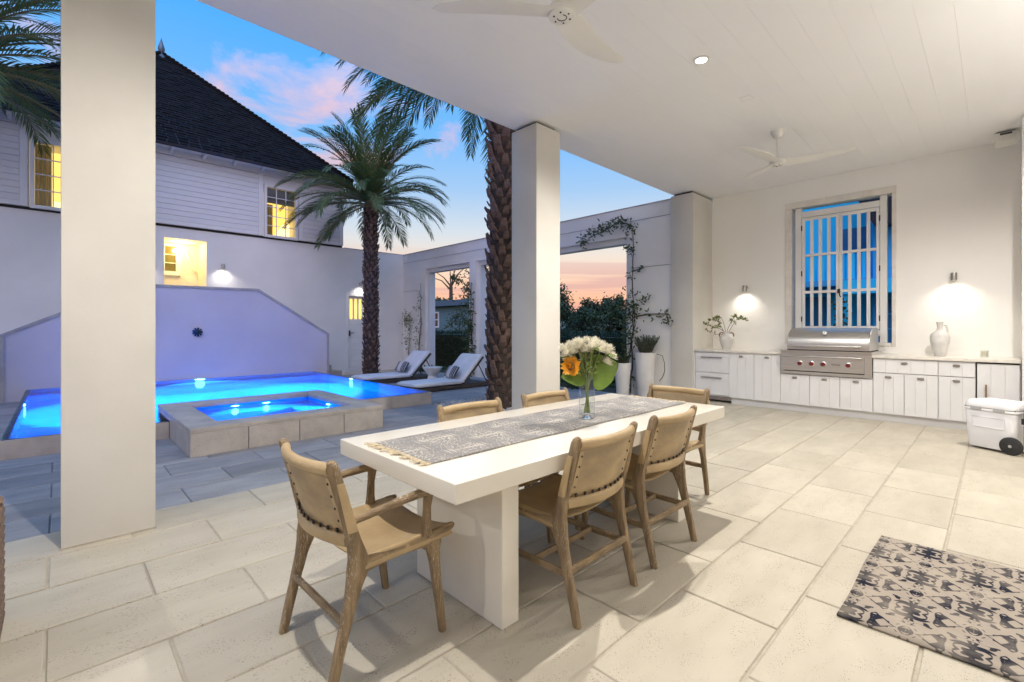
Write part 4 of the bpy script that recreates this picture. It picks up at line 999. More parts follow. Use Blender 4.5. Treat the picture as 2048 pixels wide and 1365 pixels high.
def make_chair(arms, name='dining_chair'):
    t = thing(name, 'x', 'chair'); HX = .245
    for s in (-1, 1):
        x = s * HX
        back = [(0, .0, .017, .019), (.10, .022, .019, .021), (.22, .052, .020, .023), (.33, .080, .021, .029), (.39, .098, .022, .042), (.43, .107, .022, .050), (.47, .103, .022, .040), (.53, .088, .021, .030), (.62, .062, .020, .025), (.72, .036, .020, .023), (.80, .014, .020, .022), (.83, .006, .021, .022), (.848, .0, .017, .018), (.857, -.002, .007, .008)]
        MB().loft([((x, y, z), (rx, 0, 0), (0, ry, 0)) for z, y, rx, ry in back], 10, p=2.6).build('leg', M['wood'], t, smooth=True)
        fr_ = [(0, .505, .016, .017), (.10, .492, .018, .019), (.22, .475, .019, .021), (.32, .462, .020, .025), (.37, .455, .020, .032), (.405, .45, .021, .045), (.435, .45, .021, .045), (.45, .45, .017, .03)]
        MB().loft([((x, y, z), (rx, 0, 0), (0, ry, 0)) for z, y, rx, ry in fr_], 10, p=2.6).build('leg', M['wood'], t, smooth=True)
        rl = [(.10, .425, .020, .046), (.15, .428, .019, .030), (.22, .43, .018, .022), (.32, .43, .018, .021), (.39, .43, .019, .026), (.43, .432, .020, .034), (.48, .44, .019, .026), (.53, .45, .018, .020), (.56, .456, .013, .013), (.57, .458, .004, .004)]
        MB().loft([((x, y, z), (rx, 0, 0), (0, 0, rz)) for y, z, rx, rz in rl], 10, p=2.4).build('side_rail', M['wood_h'], t, smooth=True)
        if not arms:
            MB().loft([((x, .05 + .42 * q, .215), (.010, 0, 0), (0, 0, .017)) for q in (0, .5, 1)], 8, p=3).build('stretcher', M['wood_h'], t, smooth=True)
        # leather flap round the post
        m = MB(); xs_ = x + s * .0225
        m.grid(lambda u, v: (xs_ + s * .002 * math.sin(u * 3.1), (.066 + (.022 - .066) * v) - .012 + (.040 - .012 * v) * u, .575 + .195 * v), 3, 6); m.build('leather_flap', M['leather'], t, solid=.004)
        if arms:
            MB().loft([((x + s * .0, y, z), (rx, 0, 0), (0, ry, 0)) for z, y, rx, ry in ((.445, .42, .022, .026), (.50, .42, .018, .020), (.57, .423, .016, .017), (.625, .43, .018, .022), (.648, .43, .012, .016))], 10, p=2.4).build('arm_post', M['wood'], t, smooth=True)
            MB().tube([(x, .065, .605), (x + s * .006, .18, .622), (x + s * .008, .30, .636), (x + s * .004, .42, .643), (x, .462, .644)], [.014, .0165, .018, .020, .016], 9).build('armrest', M['wood_h'], t, smooth=True)
    MB().loft([((xx, .045, .235), (0, .011, 0), (0, 0, .018)) for xx in (-.235, 0, .235)], 8, p=3).build('stretcher', M['wood_h'], t, smooth=True)
    MB().loft([((xx, .452 if arms else .27, .375 if arms else .212), (0, .010, 0), (0, 0, .016)) for xx in (-.24, 0, .24)], 8, p=3).build('stretcher', M['wood_h'], t, smooth=True)
    # seat sling wrapped over the rails
    def seat(u, v):
        x = -.268 + .536 * u; y = .125 + (.425 if not arms else .415) * v
        e = abs(x) / .245
        z = .458 - .040 * max(0, 1 - e * e) ** .9 * (.85 + .3 * math.sin(v * math.pi)) if e < 1 else .458 - (e - 1) * .45
        if abs(x) > .262: z = .418
        return (x, y, z + .008 * v)
    MB().grid(seat, 36, 10).build('seat', M['leather'], t, smooth=True, solid=.007)
    # backrest sling
    def bow(x): return -.052 * (1 - (x / .245) ** 2)
    def back(u, v):
        x = -.228 + .456 * u; z = .545 + .265 * v
        return (x, .083 - .075 * v + bow(x) + .004, z)
    bkr = MB().grid(back, 24, 8).build('backrest', M['leather_back'], t, smooth=True, solid=.006)
    MB().loft([((x, .012 + bow(x), .818), (0, .021, 0), (0, 0, .024)) for x in [-.228 + .038 * i for i in range(13)]], 12).build('top_rail', M['leather'], t, smooth=True)
    MB().loft([((x, .078 + bow(x) * 1.15, .535), (0, .017, 0), (0, 0, .026)) for x in [-.232 + .464 * i / 12 for i in range(13)]], 12, p=2.4).build('lower_rail', M['leather'], t, smooth=True)
    m = MB()
    for i in range(9):
        x = -.19 + .38 * i / 8; y = .083 - .075 * .10 + bow(x) * 1.1 - .004
        m.box(x - .006, x + .006, y - .006, y + .001, .563, .577)
    for s in (-1, 1):
        for z in (.61, .66, .71, .76):
            x = s * .205; v = (z - .545) / .265; y = .083 - .075 * v + bow(x) - .002
            m.lathe([(.0, .006), (.005, .004), (.0065, .0)], (x, y, z), 8, axis='Y', cap=False)
    tag(m.build('laces', M['stud'], t), kind='stuff')
    for s in (-1, 1):
        m = MB(); m.grid(lambda u, v: (s * (.19 + .036 * u), .083 - .075 * (.15 + .75 * v) + bow(.205) - .0015, .545 + .265 * (.15 + .75 * v)), 1, 4)
        m.build('edge_strip', M['leather'], t, solid=.003)
    return t
arm_chair = make_chair(True, 'dining_armchair')
side_chair = make_chair(False)
def put(o, label, loc, rz, g):
    o.location = loc; o.rotation_euler = (0, 0, R(rz)); o['label'] = label; o['group'] = g
GR = 'leather and teak dining chairs'
end2 = copy_tree(arm_chair); 
put(arm_chair, 'tan leather teak armchair at the near end of the table', (-1.955, .722, .001), 1.0, GR)
put(end2, 'tan leather teak chair at the far end of the table, facing us', (-1.875, 3.775, .001), 180.5, GR)
c2, c3, c4 = copy_tree(side_chair), copy_tree(side_chair), copy_tree(side_chair)
put(side_chair, 'armless leather chair on the near side, closer to the camera', (-1.318, 1.925, .001), 91, GR)
put(c2, 'armless leather chair on the near side, farther from the camera', (-1.335, 2.65, .001), 89.5, GR)
put(c3, 'leather chair across the table, on the spa side', (-2.455, 1.985, .001), -91, GR)
put(c4, 'leather chair across the table, in front of the middle column', (-2.455, 2.735, .001), -89, GR)
# glass vase and flowers
gv = thing('glass_vase', 'clear cylinder glass vase standing on the runner', 'vase', (-1.83, 2.44, .7695))
P0 = Vector((-1.83, 2.44, .7695))
MB().lathe([(.051, .002), (.051, .28)], P0, 32, cap=False).build('glass', M['thin_glass'], gv, smooth=True)
MB().lathe([(.0, .0), (.048, .0), (.0503, .003), (.0503, .02), (.048, .024), (.0, .022)], P0, 32, cap=False).build('glass_base', M['glass'], gv, smooth=True)
MB().lathe([(.0496, .278), (.0515, .2805), (.0525, .279)], P0, 32, cap=False).build('rim', M['thin_glass'], gv, smooth=True)
bq = thing('flower_bouquet', 'white chrysanthemums with one sunflower and broad leaves in the glass vase', 'flowers', P0 + Vector((0, 0, .03)))
rq = random.Random(11); RT = Vector((.6954, .7186, 0)); FW = Vector((-.7186, .6954, 0))
heads = [(-.15, -.02, .46), (-.10, .03, .475), (-.05, -.03, .49), (.0, .02, .505), (.04, -.03, .485), (-.02, -.06, .45), (.09, .0, .465), (.12, -.02, .43), (.06, .04, .50), (-.09, -.05, .44), (.115, -.04, .375), (.14, .01, .455), (-.12, .0, .40), (-.055, .05, .49), (.15, -.03, .41), (-.13, -.05, .43), (.02, -.075, .47), (.075, -.05, .45), (-.06, -.06, .47), (.10, .04, .47)]
heads = [(a, b, c - .02) for a, b, c in heads]
def blossom(c, up, r, npet, layers, mat, name, W=.24):
    m = MB(); c = Vector(c); up = Vector(up).normalized(); s = up.orthogonal().normalized(); t2 = up.cross(s)
    for l in range(layers):
        el = R(8 + 70 * l / max(1, layers - 1)) if layers > 1 else R(18)
        n = npet - l * 3
        for k in range(n):
            a = 2 * math.pi * (k + .5 * (l % 2) + rq.uniform(-.2, .2)) / n
            d = (s * math.cos(a) + t2 * math.sin(a)) * math.cos(el) + up * math.sin(el)
            side = up.cross(d).normalized(); L = r * rq.uniform(.8, 1.1) * (1 - .25 * l / layers); w = L * W
            nrm = d.cross(side)
            b0_ = c + d * r * .12
            m.add([b0_ - side * w * .4, b0_ + side * w * .4, b0_ + d * L * .6 + side * w - nrm * L * .02, b0_ + d * L + up * L * .12, b0_ + d * L * .6 - side * w - nrm * L * .02], [(0, 1, 2, 4), (4, 2, 3)])
    return m.build(name, mat, bq)
for (a, b, c) in heads:
    p = P0 + RT * a + FW * b + Vector((0, 0, c)); d = (p - (P0 + Vector((0, 0, .22))))
    blossom(p, d.normalized() + Vector((0, 0, .5)), rq.uniform(.040, .054), 24, 5, M['petal'], 'chrysanthemum', .11)
    q0 = P0 + RT * (-a * .12) + FW * (-b * .2 + rq.uniform(-.02, .02)) + Vector((0, 0, .035))
    MB().tube([q0, P0 + RT * a * .12 + FW * b * .3 + Vector((0, 0, .24)), P0 + RT * a * .6 + FW * b * .8 + Vector((0, 0, .24 + (c - .24) * .55)), p], [.0035] * 4, 5).build('stem', M['stem'], bq, smooth=True)
sp = P0 + RT * (-.105) + FW * (-.06) + Vector((0, 0, .335))
sd = (RT * (-.45) - FW * .75 + Vector((0, 0, .15))).normalized()
m = blossom(sp, sd, .062, 22, 2, M['petal_yellow'], 'sunflower_petals', .26)
MB().lathe([(.0, .014), (.018, .012), (.026, .004), (.024, -.006), (.0, -.008)], (0, 0, 0), 16, cap=False).build('sunflower_eye', M['flower_eye'], bq, smooth=True, local=True)
eye = [o for o in bq.children if o.name.startswith('sunflower_eye')][0]
eye.location = sp + sd * .018 - Vector(bq.location); eye.rotation_euler = sd.to_track_quat('Z', 'Y').to_euler()
MB().tube([P0 + Vector((.02, 0, .04)), P0 + Vector((-.01, .01, .2)), P0 + RT * (-.05) - FW * .03 + Vector((0, 0, .29)), sp - sd * .005], [.007, .007, .006, .006], 7).build('stem', M['stem'], bq, smooth=True)
def broad_leaf(c, d, n, L, W):
    c = Vector(c); d = Vector(d).normalized(); s = d.cross(Vector(n)).normalized(); up = s.cross(d)
    def fn(u, v):
        w = math.sin(math.pi * min(1, v ** .62)) ** .75 if 0 < v < 1 else 0
        x = (u - .5) * 2
        return c + d * L * (v + .10 * (-1) * (1 - v) * abs(x)) + s * W * w * x + up * (.05 * L * abs(x) * w + .025 * L * math.sin(v * 5) - .10 * L * v * v + .012 * L * math.sin(x * 9 + v * 7))
    MB().grid(fn, 10, 12).build('broad_leaf', M['leaf_big'], bq, smooth=True)
broad_leaf(P0 + RT * .03 - FW * .0 + Vector((0, 0, .29)), RT * .9 + FW * .15 + Vector((0, 0, .30)), -FW + Vector((0, 0, .35)), .20, .105)
broad_leaf(P0 + RT * .045 - FW * .03 + Vector((0, 0, .27)), RT * .55 - FW * .2 + Vector((0, 0, -.05)), -FW + RT * -.3 + Vector((0, 0, .1)), .12, .085)
broad_leaf(P0 + RT * (-.02) - FW * .02 + Vector((0, 0, .27)), RT * -.9 - FW * .1 + Vector((0, 0, .05)), -FW + Vector((0, 0, .6)), .15, .075)
fg = MB()
for k in range(160):
    a = rq.uniform(0, 6.28); r_ = rq.uniform(0, .085); z = rq.uniform(.27, .42)
    leaf_quad(fg, P0 + RT * r_ * math.cos(a) + FW * r_ * math.sin(a) + Vector((0, 0, z)), (rq.uniform(-1, 1), rq.uniform(-1, 1), rq.uniform(.2, 1)), (rq.uniform(-1, 1), rq.uniform(-1, 1), 1), rq.uniform(.025, .05), .008)
tag(fg.build('filler_leaves', M['stem'], bq), kind='stuff')
for (a, b, z, dx) in ((-.115, -.03, .40, -1), (.02, -.08, .46, .2), (.11, -.05, .41, .8)):
    p = P0 + RT * a + FW * b + Vector((0, 0, z)); m = MB(); leaf_quad(m, p, RT * dx - FW * .3 + Vector((0, 0, -.1)), -FW + Vector((0, 0, 1)), .07, .016); m.build('small_leaf', M['leaf_big'], bq)
# rug
rg = thing('rug', 'cream rug printed with dark blue floral ornaments at the lower right', 'rug', (.35, 3.2, 0))
m = MB(); nx, ny = 30, 16
def rugf(u, v):
    x = -.52 + 1.95 * u; y = 2.615 + 1.19 * v + .006 * math.sin(u * 9)
    return (x + .004 * math.sin(v * 8), y, .0095 + .0015 * math.sin(x * 7 + y * 5))
m.grid(rugf, nx, ny); m.build('pile', M['rug'], rg, smooth=True, solid=.010)
# corner of a wicker chair at the left edge
wk = thing('wicker_armchair', 'brown wicker armchair just entering at the left edge', 'armchair', (-3.0, -.63, 0))
m = MB()
for k in range(26):
    z = .03 + k * .020
    m.tube([(-3.20, -.185 - .005 * (k % 2), z), (-2.40, -.185 + .005 * (k % 2), z)], .0105, 5)
    m.tube([(-3.21, -.19, z), (-3.21, -1.0, z)], .0105, 5); m.tube([(-2.39, -.19, z), (-2.39, -1.0, z)], .0105, 5)
m.build('woven_sides', M['wicker_brown'], wk)
for x, y in ((-3.2, -.2), (-2.4, -.2), (-3.2, -1.0), (-2.4, -1.0)): bx('leg', M['wicker_brown'], wk, x - .014, x + .014, y - .014, y + .014, .0, .55)
bx('top_rail', M['wicker_brown'], wk, -3.215, -3.13, -1.0, -.18, .545, .57, bevel=.01); bx('top_rail', M['wicker_brown'], wk, -2.47, -2.385, -1.0, -.18, .545, .57, bevel=.01)
bx('seat_cushion', M['cushion'], wk, -3.12, -2.48, -.95, -.20, .30, .42, bevel=.03, seg=3)
bx('back', M['wicker_brown'], wk, -3.2, -2.4, -1.06, -1.02, .05, .80, bevel=.015)

# ================================================================ loungers by the pool
def make_lounger():
    t = thing('sun_lounger', 'x', 'sun lounger')          # local: foot at y=0, head towards +y, width along x
    w = .37
    bx('base', M['wicker'], t, -w + .02, w - .02, .03, 2.05, .02, .095)
    m = MB()
    for s in (-1, 1):
        for k in range(44):
            y = .03 + 2.02 * k / 44; m.box(s * (w - .02) - .008 * (s < 0), s * (w - .02) + .008 * (s > 0), y, y + .030, .022, .10)
    for k in range(16):
        x = -w + .02 + (2 * w - .04) * k / 16; m.box(x, x + .030, .020, .0295, .022, .10)
    tag(m.build('weave', M['wicker'], t), kind='stuff')
    for x in (-w + .05, w - .05):
        for y in (.1, 1.95): bx('leg', M['metal_dark'], t, x - .02, x + .02, y - .02, y + .02, 0, .0199)
    def cush(L, W2, th):
        m = MB(); st = []
        for i in range(15):
            q = i / 14; y = L * q; e = min(q, 1 - q) * L; k = math.sqrt(max(0, 1 - max(0, 1 - e / .05) ** 2)) if e < .05 else 1
            k = max(k, .12); st.append(((0, y, th / 2), (W2 * (.97 + .03 * k), 0, 0), (0, 0, th / 2 * (.35 + .65 * k))))
        return m.loft(st, 26, p=5)
    c1 = cush(1.28, w, .105).build('seat_cushion', M['cushion'], t, smooth=True); c1.location = (0, .01, .103)
    c2 = cush(.80, w, .105).build('back_cushion', M['cushion'], t, smooth=True); c2.location = (0, 1.27, .125); c2.rotation_euler = (R(45), 0, 0)
    b = MB().box(-w + .01, w - .01, 0, .80, -.035, -.006).build('backrest_frame', M['wicker'], t); b.location = (0, 1.27, .125); b.rotation_euler = (R(45), 0, 0)
    for x in (-w + .06, w - .06): MB().tube([(x, 1.72, .53), (x, 1.98, .10)], .012, 6).build('backrest_strut', M['metal_dark'], t)
    return t
l1 = make_lounger(); l2 = copy_tree(l1)
l1.location = (-10.58, 5.12, -.004); l1['label'] = 'white cushioned lounger nearer the garden wall corner'
l2.location = (-8.58, 5.20, -.004); l2['label'] = 'white cushioned lounger nearer the shaggy palm trunk'
for o in (l1, l2): o['group'] = 'white cushioned sun loungers by the pool'
def pillow(label, loc, rot):
    st = []
    for i in range(13):
        q = -1 + i / 6; k = max(.05, (1 - abs(q) ** 3.2)); st.append(((q * .235, 0, 0), (0, .145 * (.86 + .14 * k), 0), (0, 0, .062 * k)))
    o = MB().loft(st, 20, p=2.6).build('striped_pillow', M['stripes'], None, smooth=True); o.location = loc; o.rotation_euler = rot
    return tag(o, label, 'pillow', 'striped pillows on the loungers')
pillow('black and white striped pillow on the lounger by the corner', (-10.55, 6.30, .36), (R(58), 0, R(4)))
pillow('black and white striped pillow on the lounger by the palm', (-8.55, 6.38, .36), (R(58), 0, R(-6)))
st_ = thing('side_table', 'white hourglass side table between the two loungers', 'side table', (-9.55, 6.55, 0))
MB().lathe([(.0, .0), (.15, .0), (.155, .01), (.11, .16), (.105, .19), (.0, .19)], (-9.55, 6.55, -.004), 20, cap=False).build('base', M['ceramic'], st_, smooth=True)
MB().lathe([(.0, .1905), (.105, .1905), (.11, .20), (.24, .375), (.24, .395), (.0, .40)], (-9.55, 6.55, -.004), 20, cap=False).build('top', M['ceramic'], st_, smooth=True)

# ================================================================ planters
rp = random.Random(21)
def planter(label, x, y, h, r0, r1):
    t = thing('tall_planter', label, 'planter', (x, y, 0), 'tall tapered white planters')
    MB().lathe([(.0, .0), (r0, .0), (r0 * 1.02, .01), (r1, h - .02), (r1, h), (r1 - .025, h), (r1 - .03, h - .06), (.0, h - .07)], (x, y, -.004), 28, cap=False).build('pot', M['pot'], t, smooth=True)
    MB().lathe([(.0, h - .055), (r1 - .032, h - .06)], (x, y, 0), 16, cap=False).build('soil', M['bark'], t)
planter('tall white tapered pot with rosemary, beside the garden wall', -4.78, 8.26, .87, .14, .205)
planter('shorter white tapered pot with trailing herbs', -5.13, 8.0, .66, .11, .165)
def bush(name, label, c, r, h, n, leafL, leafW, mat, up=.6, cat='plant', stems=14):
    t = thing(name, label, cat, c); m = MB(); c = Vector(c); ms = MB()
    for s in range(stems):
        a = rp.uniform(0, 6.28); rr = r * rp.uniform(.2, 1); top = c + Vector((rr * math.cos(a), rr * math.sin(a), h * rp.uniform(.6, 1.05)))
        base = c + Vector((rr * .35 * math.cos(a), rr * .35 * math.sin(a), 0)); mid = (base + top) / 2 + Vector((0, 0, h * .1))
        ms.tube([base, mid, top], [.004, .003, .002], 4)
        for k in range(n // stems):
            q = rp.uniform(.15, 1); p = base.lerp(mid, q * 2) if q < .5 else mid.lerp(top, q * 2 - 1)
            leaf_quad(m, p, (rp.uniform(-1, 1), rp.uniform(-1, 1), rp.uniform(-.2, 1) + up), (rp.uniform(-1, 1), rp.uniform(-1, 1), 1), leafL * rp.uniform(.7, 1.2), leafW)
    ms.build('stems', M['bark'], t); tag(m.build('foliage', mat, t), kind='stuff')
bush('rosemary_plant', 'spiky grey green rosemary growing in the taller pot', (-4.78, 8.26, .80), .31, .38, 3200, .042, .006, M['leaf_herb'], .7, stems=80)
bush('herb_plant', 'trailing green herbs spilling from the shorter pot', (-5.13, 8.0, .58), .21, .24, 900, .04, .010, M['leaf_vine'], .1, stems=34)
for (x, y, r, lab) in ((-12.3, 8.15, .55, 'low green ground cover at the foot of the corner vines'), (-8.0, 8.25, .5, 'low ground cover by the pier behind the lounger'), (-6.5, 8.35, .6, 'low ground cover left of the planters')):
    bush('ground_cover', lab, (x, y, -.06), r, .20, 900, .05, .014, M['leaf_dark'], .4, stems=40)
h = MB().tube([(-4.62, 8.40, .84), (-4.53, 8.46, .80), (-4.50, 8.49, .66), (-4.50, 8.50, .50), (-4.55, 8.50, .38), (-4.60, 8.47, .30)], .006, 6).build('drip_hose', M['black_plastic'])
tag(h, 'thin black drip hose hanging beside the taller pot', 'hose')

# ================================================================ vines on the garden wall
def vine(label, paths, leaves, L, W, mat, seed, balls=()):
    r = random.Random(seed); x, z = paths[0][0]
    t = thing('climbing_vine', label, 'vine', (x, GY0 - .05, z), 'vines trained on the garden wall'); lm = MB()
    def P(q): return Vector((q[0], GY0 - .05 - .02 * r.random(), q[1]))
    for pth in paths:
        pts = []
        for i in range(len(pth) - 1):
            for k in range(5):
                q = k / 5; pts.append(P((pth[i][0] + (pth[i + 1][0] - pth[i][0]) * q + r.uniform(-.025, .025), pth[i][1] + (pth[i + 1][1] - pth[i][1]) * q)))
        pts.append(P(pth[-1])); n = len(pts)
        MB().tube(pts, [.016 - .010 * i / n for i in range(n)], 6).build('stem', M['bark'], t, smooth=True)
        for k in range(int(leaves * n / 10)):
            p = pts[min(n - 1, int(r.random() ** .8 * n))]
            for _ in range(3): leaf_quad(lm, p + Vector((r.gauss(0, .06), r.uniform(-.08, .02), r.gauss(0, .05))), (r.uniform(-1, 1), r.uniform(-1, .1), r.uniform(-.8, .8)), (r.uniform(-.5, .5), -1, r.uniform(-.3, .8)), L * r.uniform(.7, 1.3), W)
    for (bx_, bz, rx, rz, n) in balls:
        for k in range(n):
            p = Vector((bx_ + r.gauss(0, rx), GY0 - .08 - abs(r.gauss(0, .06)), bz + r.gauss(0, rz)))
            leaf_quad(lm, p, (r.uniform(-1, 1), r.uniform(-1, .1), r.uniform(-.8, .8)), (r.uniform(-.5, .5), -1, r.uniform(-.3, .8)), L * r.uniform(.7, 1.3), W)
    tag(lm.build('leaves', mat, t), kind='stuff')
vine('slim vine with a leafy tuft nearest the house corner', [[(-13.75, 0), (-13.78, .7), (-13.70, 1.3), (-13.72, 1.6)]], 5, .08, .02, M['leaf_olive'], 1, [(-13.75, 1.62, .15, .13, 120), (-13.72, .9, .10, .12, 30)])
vine('twisted bare vine left of the first opening', [[(-13.25, 0), (-13.15, .8), (-13.02, 1.4), (-13.06, 2.0), (-13.05, 2.8)], [(-13.1, 0), (-13.18, .8), (-12.98, 1.7)]], 7, .07, .016, M['leaf_vine'], 2, [(-13.1, .7, .12, .3, 50), (-13.15, 2.0, .15, .06, 24), (-13.15, 1.3, .14, .05, 20)])
vine('leafy vine climbing the pier between the two far openings', [[(-10.5, 0), (-10.42, .9), (-10.5, 1.8), (-10.45, 2.6)], [(-10.35, 0), (-10.45, 1.2), (-10.35, 2.2)], [(-10.45, 2.3), (-10.8, 2.7), (-11.25, 2.85)], [(-10.45, 1.3), (-11.0, 1.7), (-11.6, 1.35)]], 22, .10, .024, M['leaf_vine'], 3,
     [(-10.9, 1.55, .22, .2, 130), (-11.1, 2.75, .15, .12, 60), (-10.45, 1.0, .12, .5, 140), (-10.2, .8, .06, .06, 20)])
vine('long vine framing the right side of the nearest opening', [[(-5.25, 0), (-5.22, .8), (-5.2, 1.5), (-5.22, 2.4), (-5.2, 3.2), (-5.22, 3.45)], [(-5.22, 3.45), (-5.5, 3.58), (-5.9, 3.45), (-6.3, 3.35), (-6.45, 3.2)], [(-5.2, 1.55), (-4.9, 1.62), (-4.45, 1.62), (-4.43, 1.45)], [(-5.2, 2.5), (-4.95, 2.56)], [(-5.3, 0), (-5.3, .7), (-5.15, 1.4), (-5.2, 1.8)]], 9, .085, .018, M['leaf_vine'], 4,
     [(-5.25, 1.75, .15, .20, 150), (-5.3, 1.1, .09, .3, 110), (-5.2, 2.95, .07, .06, 30), (-5.45, 3.55, .12, .06, 70), (-6.0, 3.45, .2, .06, 90), (-6.4, 3.28, .07, .08, 40), (-4.9, 1.95, .08, .06, 20)])

# ================================================================ palms
def frond_mesh(seed, L, e0, droop, n=58, leafL=.42, twist=0.0):
    r = random.Random(seed); m = MB(); p = Vector((0, 0, 0)); el = e0; pts = []; ds = []
    for i in range(n + 1):
        q = i / n; pts.append(p.copy()); d = Vector((math.cos(el), .05 * math.sin(q * 3 + seed), math.sin(el))).normalized(); ds.append(d)
        p = p + d * L / n; el -= droop / n * (.35 + 1.5 * q)
    m.tube(pts[::3], [.024 * (1 - .9 * i / (len(pts[::3]) - 1)) + .003 for i in range(len(pts[::3]))], 5, 1)
    for i in range(4, n + 1):
        q = i / n; d = ds[i]; side = Vector((0, 1, 0)); nrm = side.cross(d) * -1
        ll = leafL * (.35 + .65 * math.sin(min(1, (q + .12) / .75) * math.pi / 2)) * (1 if q < .7 else 1 - .62 * (q - .7) / .3)
        for s in (-1, 1):
            fa = R(48 - 22 * q + r.uniform(-7, 7)); lift = r.uniform(.15, .55) * (1 - .5 * q)
            dd = (d * math.cos(fa) + side * s * math.sin(fa) + nrm * lift * .55).normalized()
            w = .013 * r.uniform(.8, 1.2); bs = pts[i] + side * s * .008; l2_ = ll * r.uniform(.85, 1.1)
            tip = bs + dd * l2_ + Vector((0, 0, -l2_ * .16)); mid = bs + dd * l2_ * .5
            wv = dd.cross(nrm).normalized() * w
            m.add([bs - wv * .5, bs + wv * .5, mid + wv, tip, mid - wv], [(0, 1, 2, 4), (4, 2, 3)], 0)
    return m
def trunk_pts(base, h, lean, n=14): return [Vector(base) + Vector((lean[0] * (i / n) ** 1.6, lean[1] * (i / n) ** 1.6, h * i / n)) for i in range(n + 1)]
def palm(label, base, h, r0, r1, lean, fronds, Lf, leafL, seed, boot=(0, 0, 0, 0)):
    """boot: rows, per row, size, flare"""
    r = random.Random(seed); t = thing('palm_tree', label, 'palm tree', base)
    pts = trunk_pts(base, h, lean); n = len(pts)
    MB().tube(pts, [(r0 * 1.25 if i == 0 else r0) + (r1 - r0) * i / n for i in range(n)], 14).build('trunk', M['trunk'], t, smooth=True)
    rows, per, bs, split = boot
    bmesh_src = []
    for v in range(3):
        ra = random.Random(seed * 10 + v); m = MB(); w = ra.uniform(.85, 1.1)
        m.loft([((-.25, 0, -.55), (.22, 0, 0), (0, .50 * w, 0)), ((.18, 0, -.2), (.20, 0, 0), (0, .46 * w, 0)), ((.42, 0, .22), (.14, 0, 0), (0, .38 * w, 0)), ((.55, 0, .52), (.09, 0, 0), (0, .30 * w, .04))], 6, p=3)
        bmesh_src.append(m)
    joined = MB(); srcs = {}
    for k in range(rows):
        q = (k + .5) / rows; c = pts[0].lerp(pts[-1], 0); f = q * (n - 1); i = min(n - 2, int(f)); c = pts[i].lerp(pts[i + 1], f - i)
        rr = r0 + (r1 - r0) * q
        for a_ in range(per):
            a = 2 * math.pi * (a_ + .5 * (k % 2) + r.uniform(-.13, .13)) / per + k * .11
            s = bs * r.uniform(.65, 1.25) * (1 + (.35 * (q - .5) if split else 0)); v = r.randrange(3)
            # only the side that can be seen is picked apart; the rest is joined
            tilt = r.uniform(-.35, .35); pos = c + Vector((math.cos(a), math.sin(a), 0)) * rr * .93 + Vector((0, 0, r.uniform(-.03, .03)))
            Mx = Matrix.Translation(pos) @ Matrix.Rotation(a, 4, 'Z') @ Matrix.Rotation(tilt, 4, 'Y') @ Matrix.Rotation(r.uniform(-.2, .2), 4, 'X') @ Matrix.Scale(s, 4)
            seen = math.cos(a - math.atan2(-base[1], -base[0])) > -.15
            if split and seen:
                if v not in srcs:
                    o = bmesh_src[v].build('leaf_base', M['boot'], t, local=True); srcs[v] = o
                else:
                    o = srcs[v].copy(); COL.objects.link(o); o.parent = t
                o.matrix_local = Matrix.Translation(-Vector(base)) @ Mx
            else:
                joined.add([Mx @ Vector(p) for p in bmesh_src[v].v], bmesh_src[v].f)
    if joined.v: tag(joined.build('leaf_bases', M['boot'], t), kind='stuff')
    top = pts[-1]
    MB().lathe([(r1 * .98, -.05), (r1 * .9, .15), (r1 * .6, .35), (r1 * .25, .55), (.0, .6)], top, 12, cap=False).build('crown_shaft', M['rachis'], t, smooth=True)
    var = {}
    for (az, e0, dr) in fronds(r):
        key = (round(e0 / 18), r.randrange(2))
        if key not in var:
            o = frond_mesh(seed * 100 + len(var), Lf, R(e0), R(dr), leafL=leafL).build('frond', [M['frond'], M['rachis']], t, local=True); var[key] = o
        else:
            o = var[key].copy(); COL.objects.link(o); o.parent = t
        hgt = .12 + .30 * max(0, e0) / 80
        o.location = top - Vector(base) + Vector((math.cos(R(az)), math.sin(R(az)), 0)) * r1 * .35 + Vector((0, 0, hgt))
        o.rotation_euler = (r.uniform(-.12, .12), 0, R(az)); s = r.uniform(.88, 1.06); o.scale = (s, s, s)
    return t
def crown_full(r):
    out = []
    for e0, dr, n in ((80, 36, 6), (64, 52, 9), (49, 62, 12), (35, 70, 13), (21, 70, 12), (7, 62, 10), (-8, 48, 6)):
        for k in range(n): out.append((360 * (k + r.uniform(-.3, .3)) / n + e0 * 7, e0 + r.uniform(-5, 5), dr + r.uniform(-8, 8)))
    return out
def crown_left(r):
    return crown_full(r) + [(212, 22, 72), (226, 28, 86), (238, 12, 66), (219, 5, 50), (246, 24, 84), (203, 16, 66), (190, 4, 60)]
palm('date palm with full green crown standing before the house corner', (-12.05, 6.22, -.07), 4.72, .19, .175, (-.05, .02), crown_full, 2.38, .44, 5, (46, 9, .105, 0))
palm('thick palm trunk with chunky cut leaf bases beside the middle column', (-5.86, 5.40, -.03), 5.95, .205, .24, (.10, .05), crown_left, 3.1, .5, 9, (44, 8, .145, 1))
palm('palm at the left whose fronds hang over the house', (-11.55, -1.35, -.03), 5.35, .22, .20, (0, 0), crown_full, 2.7, .48, 14, (40, 8, .115, 0))
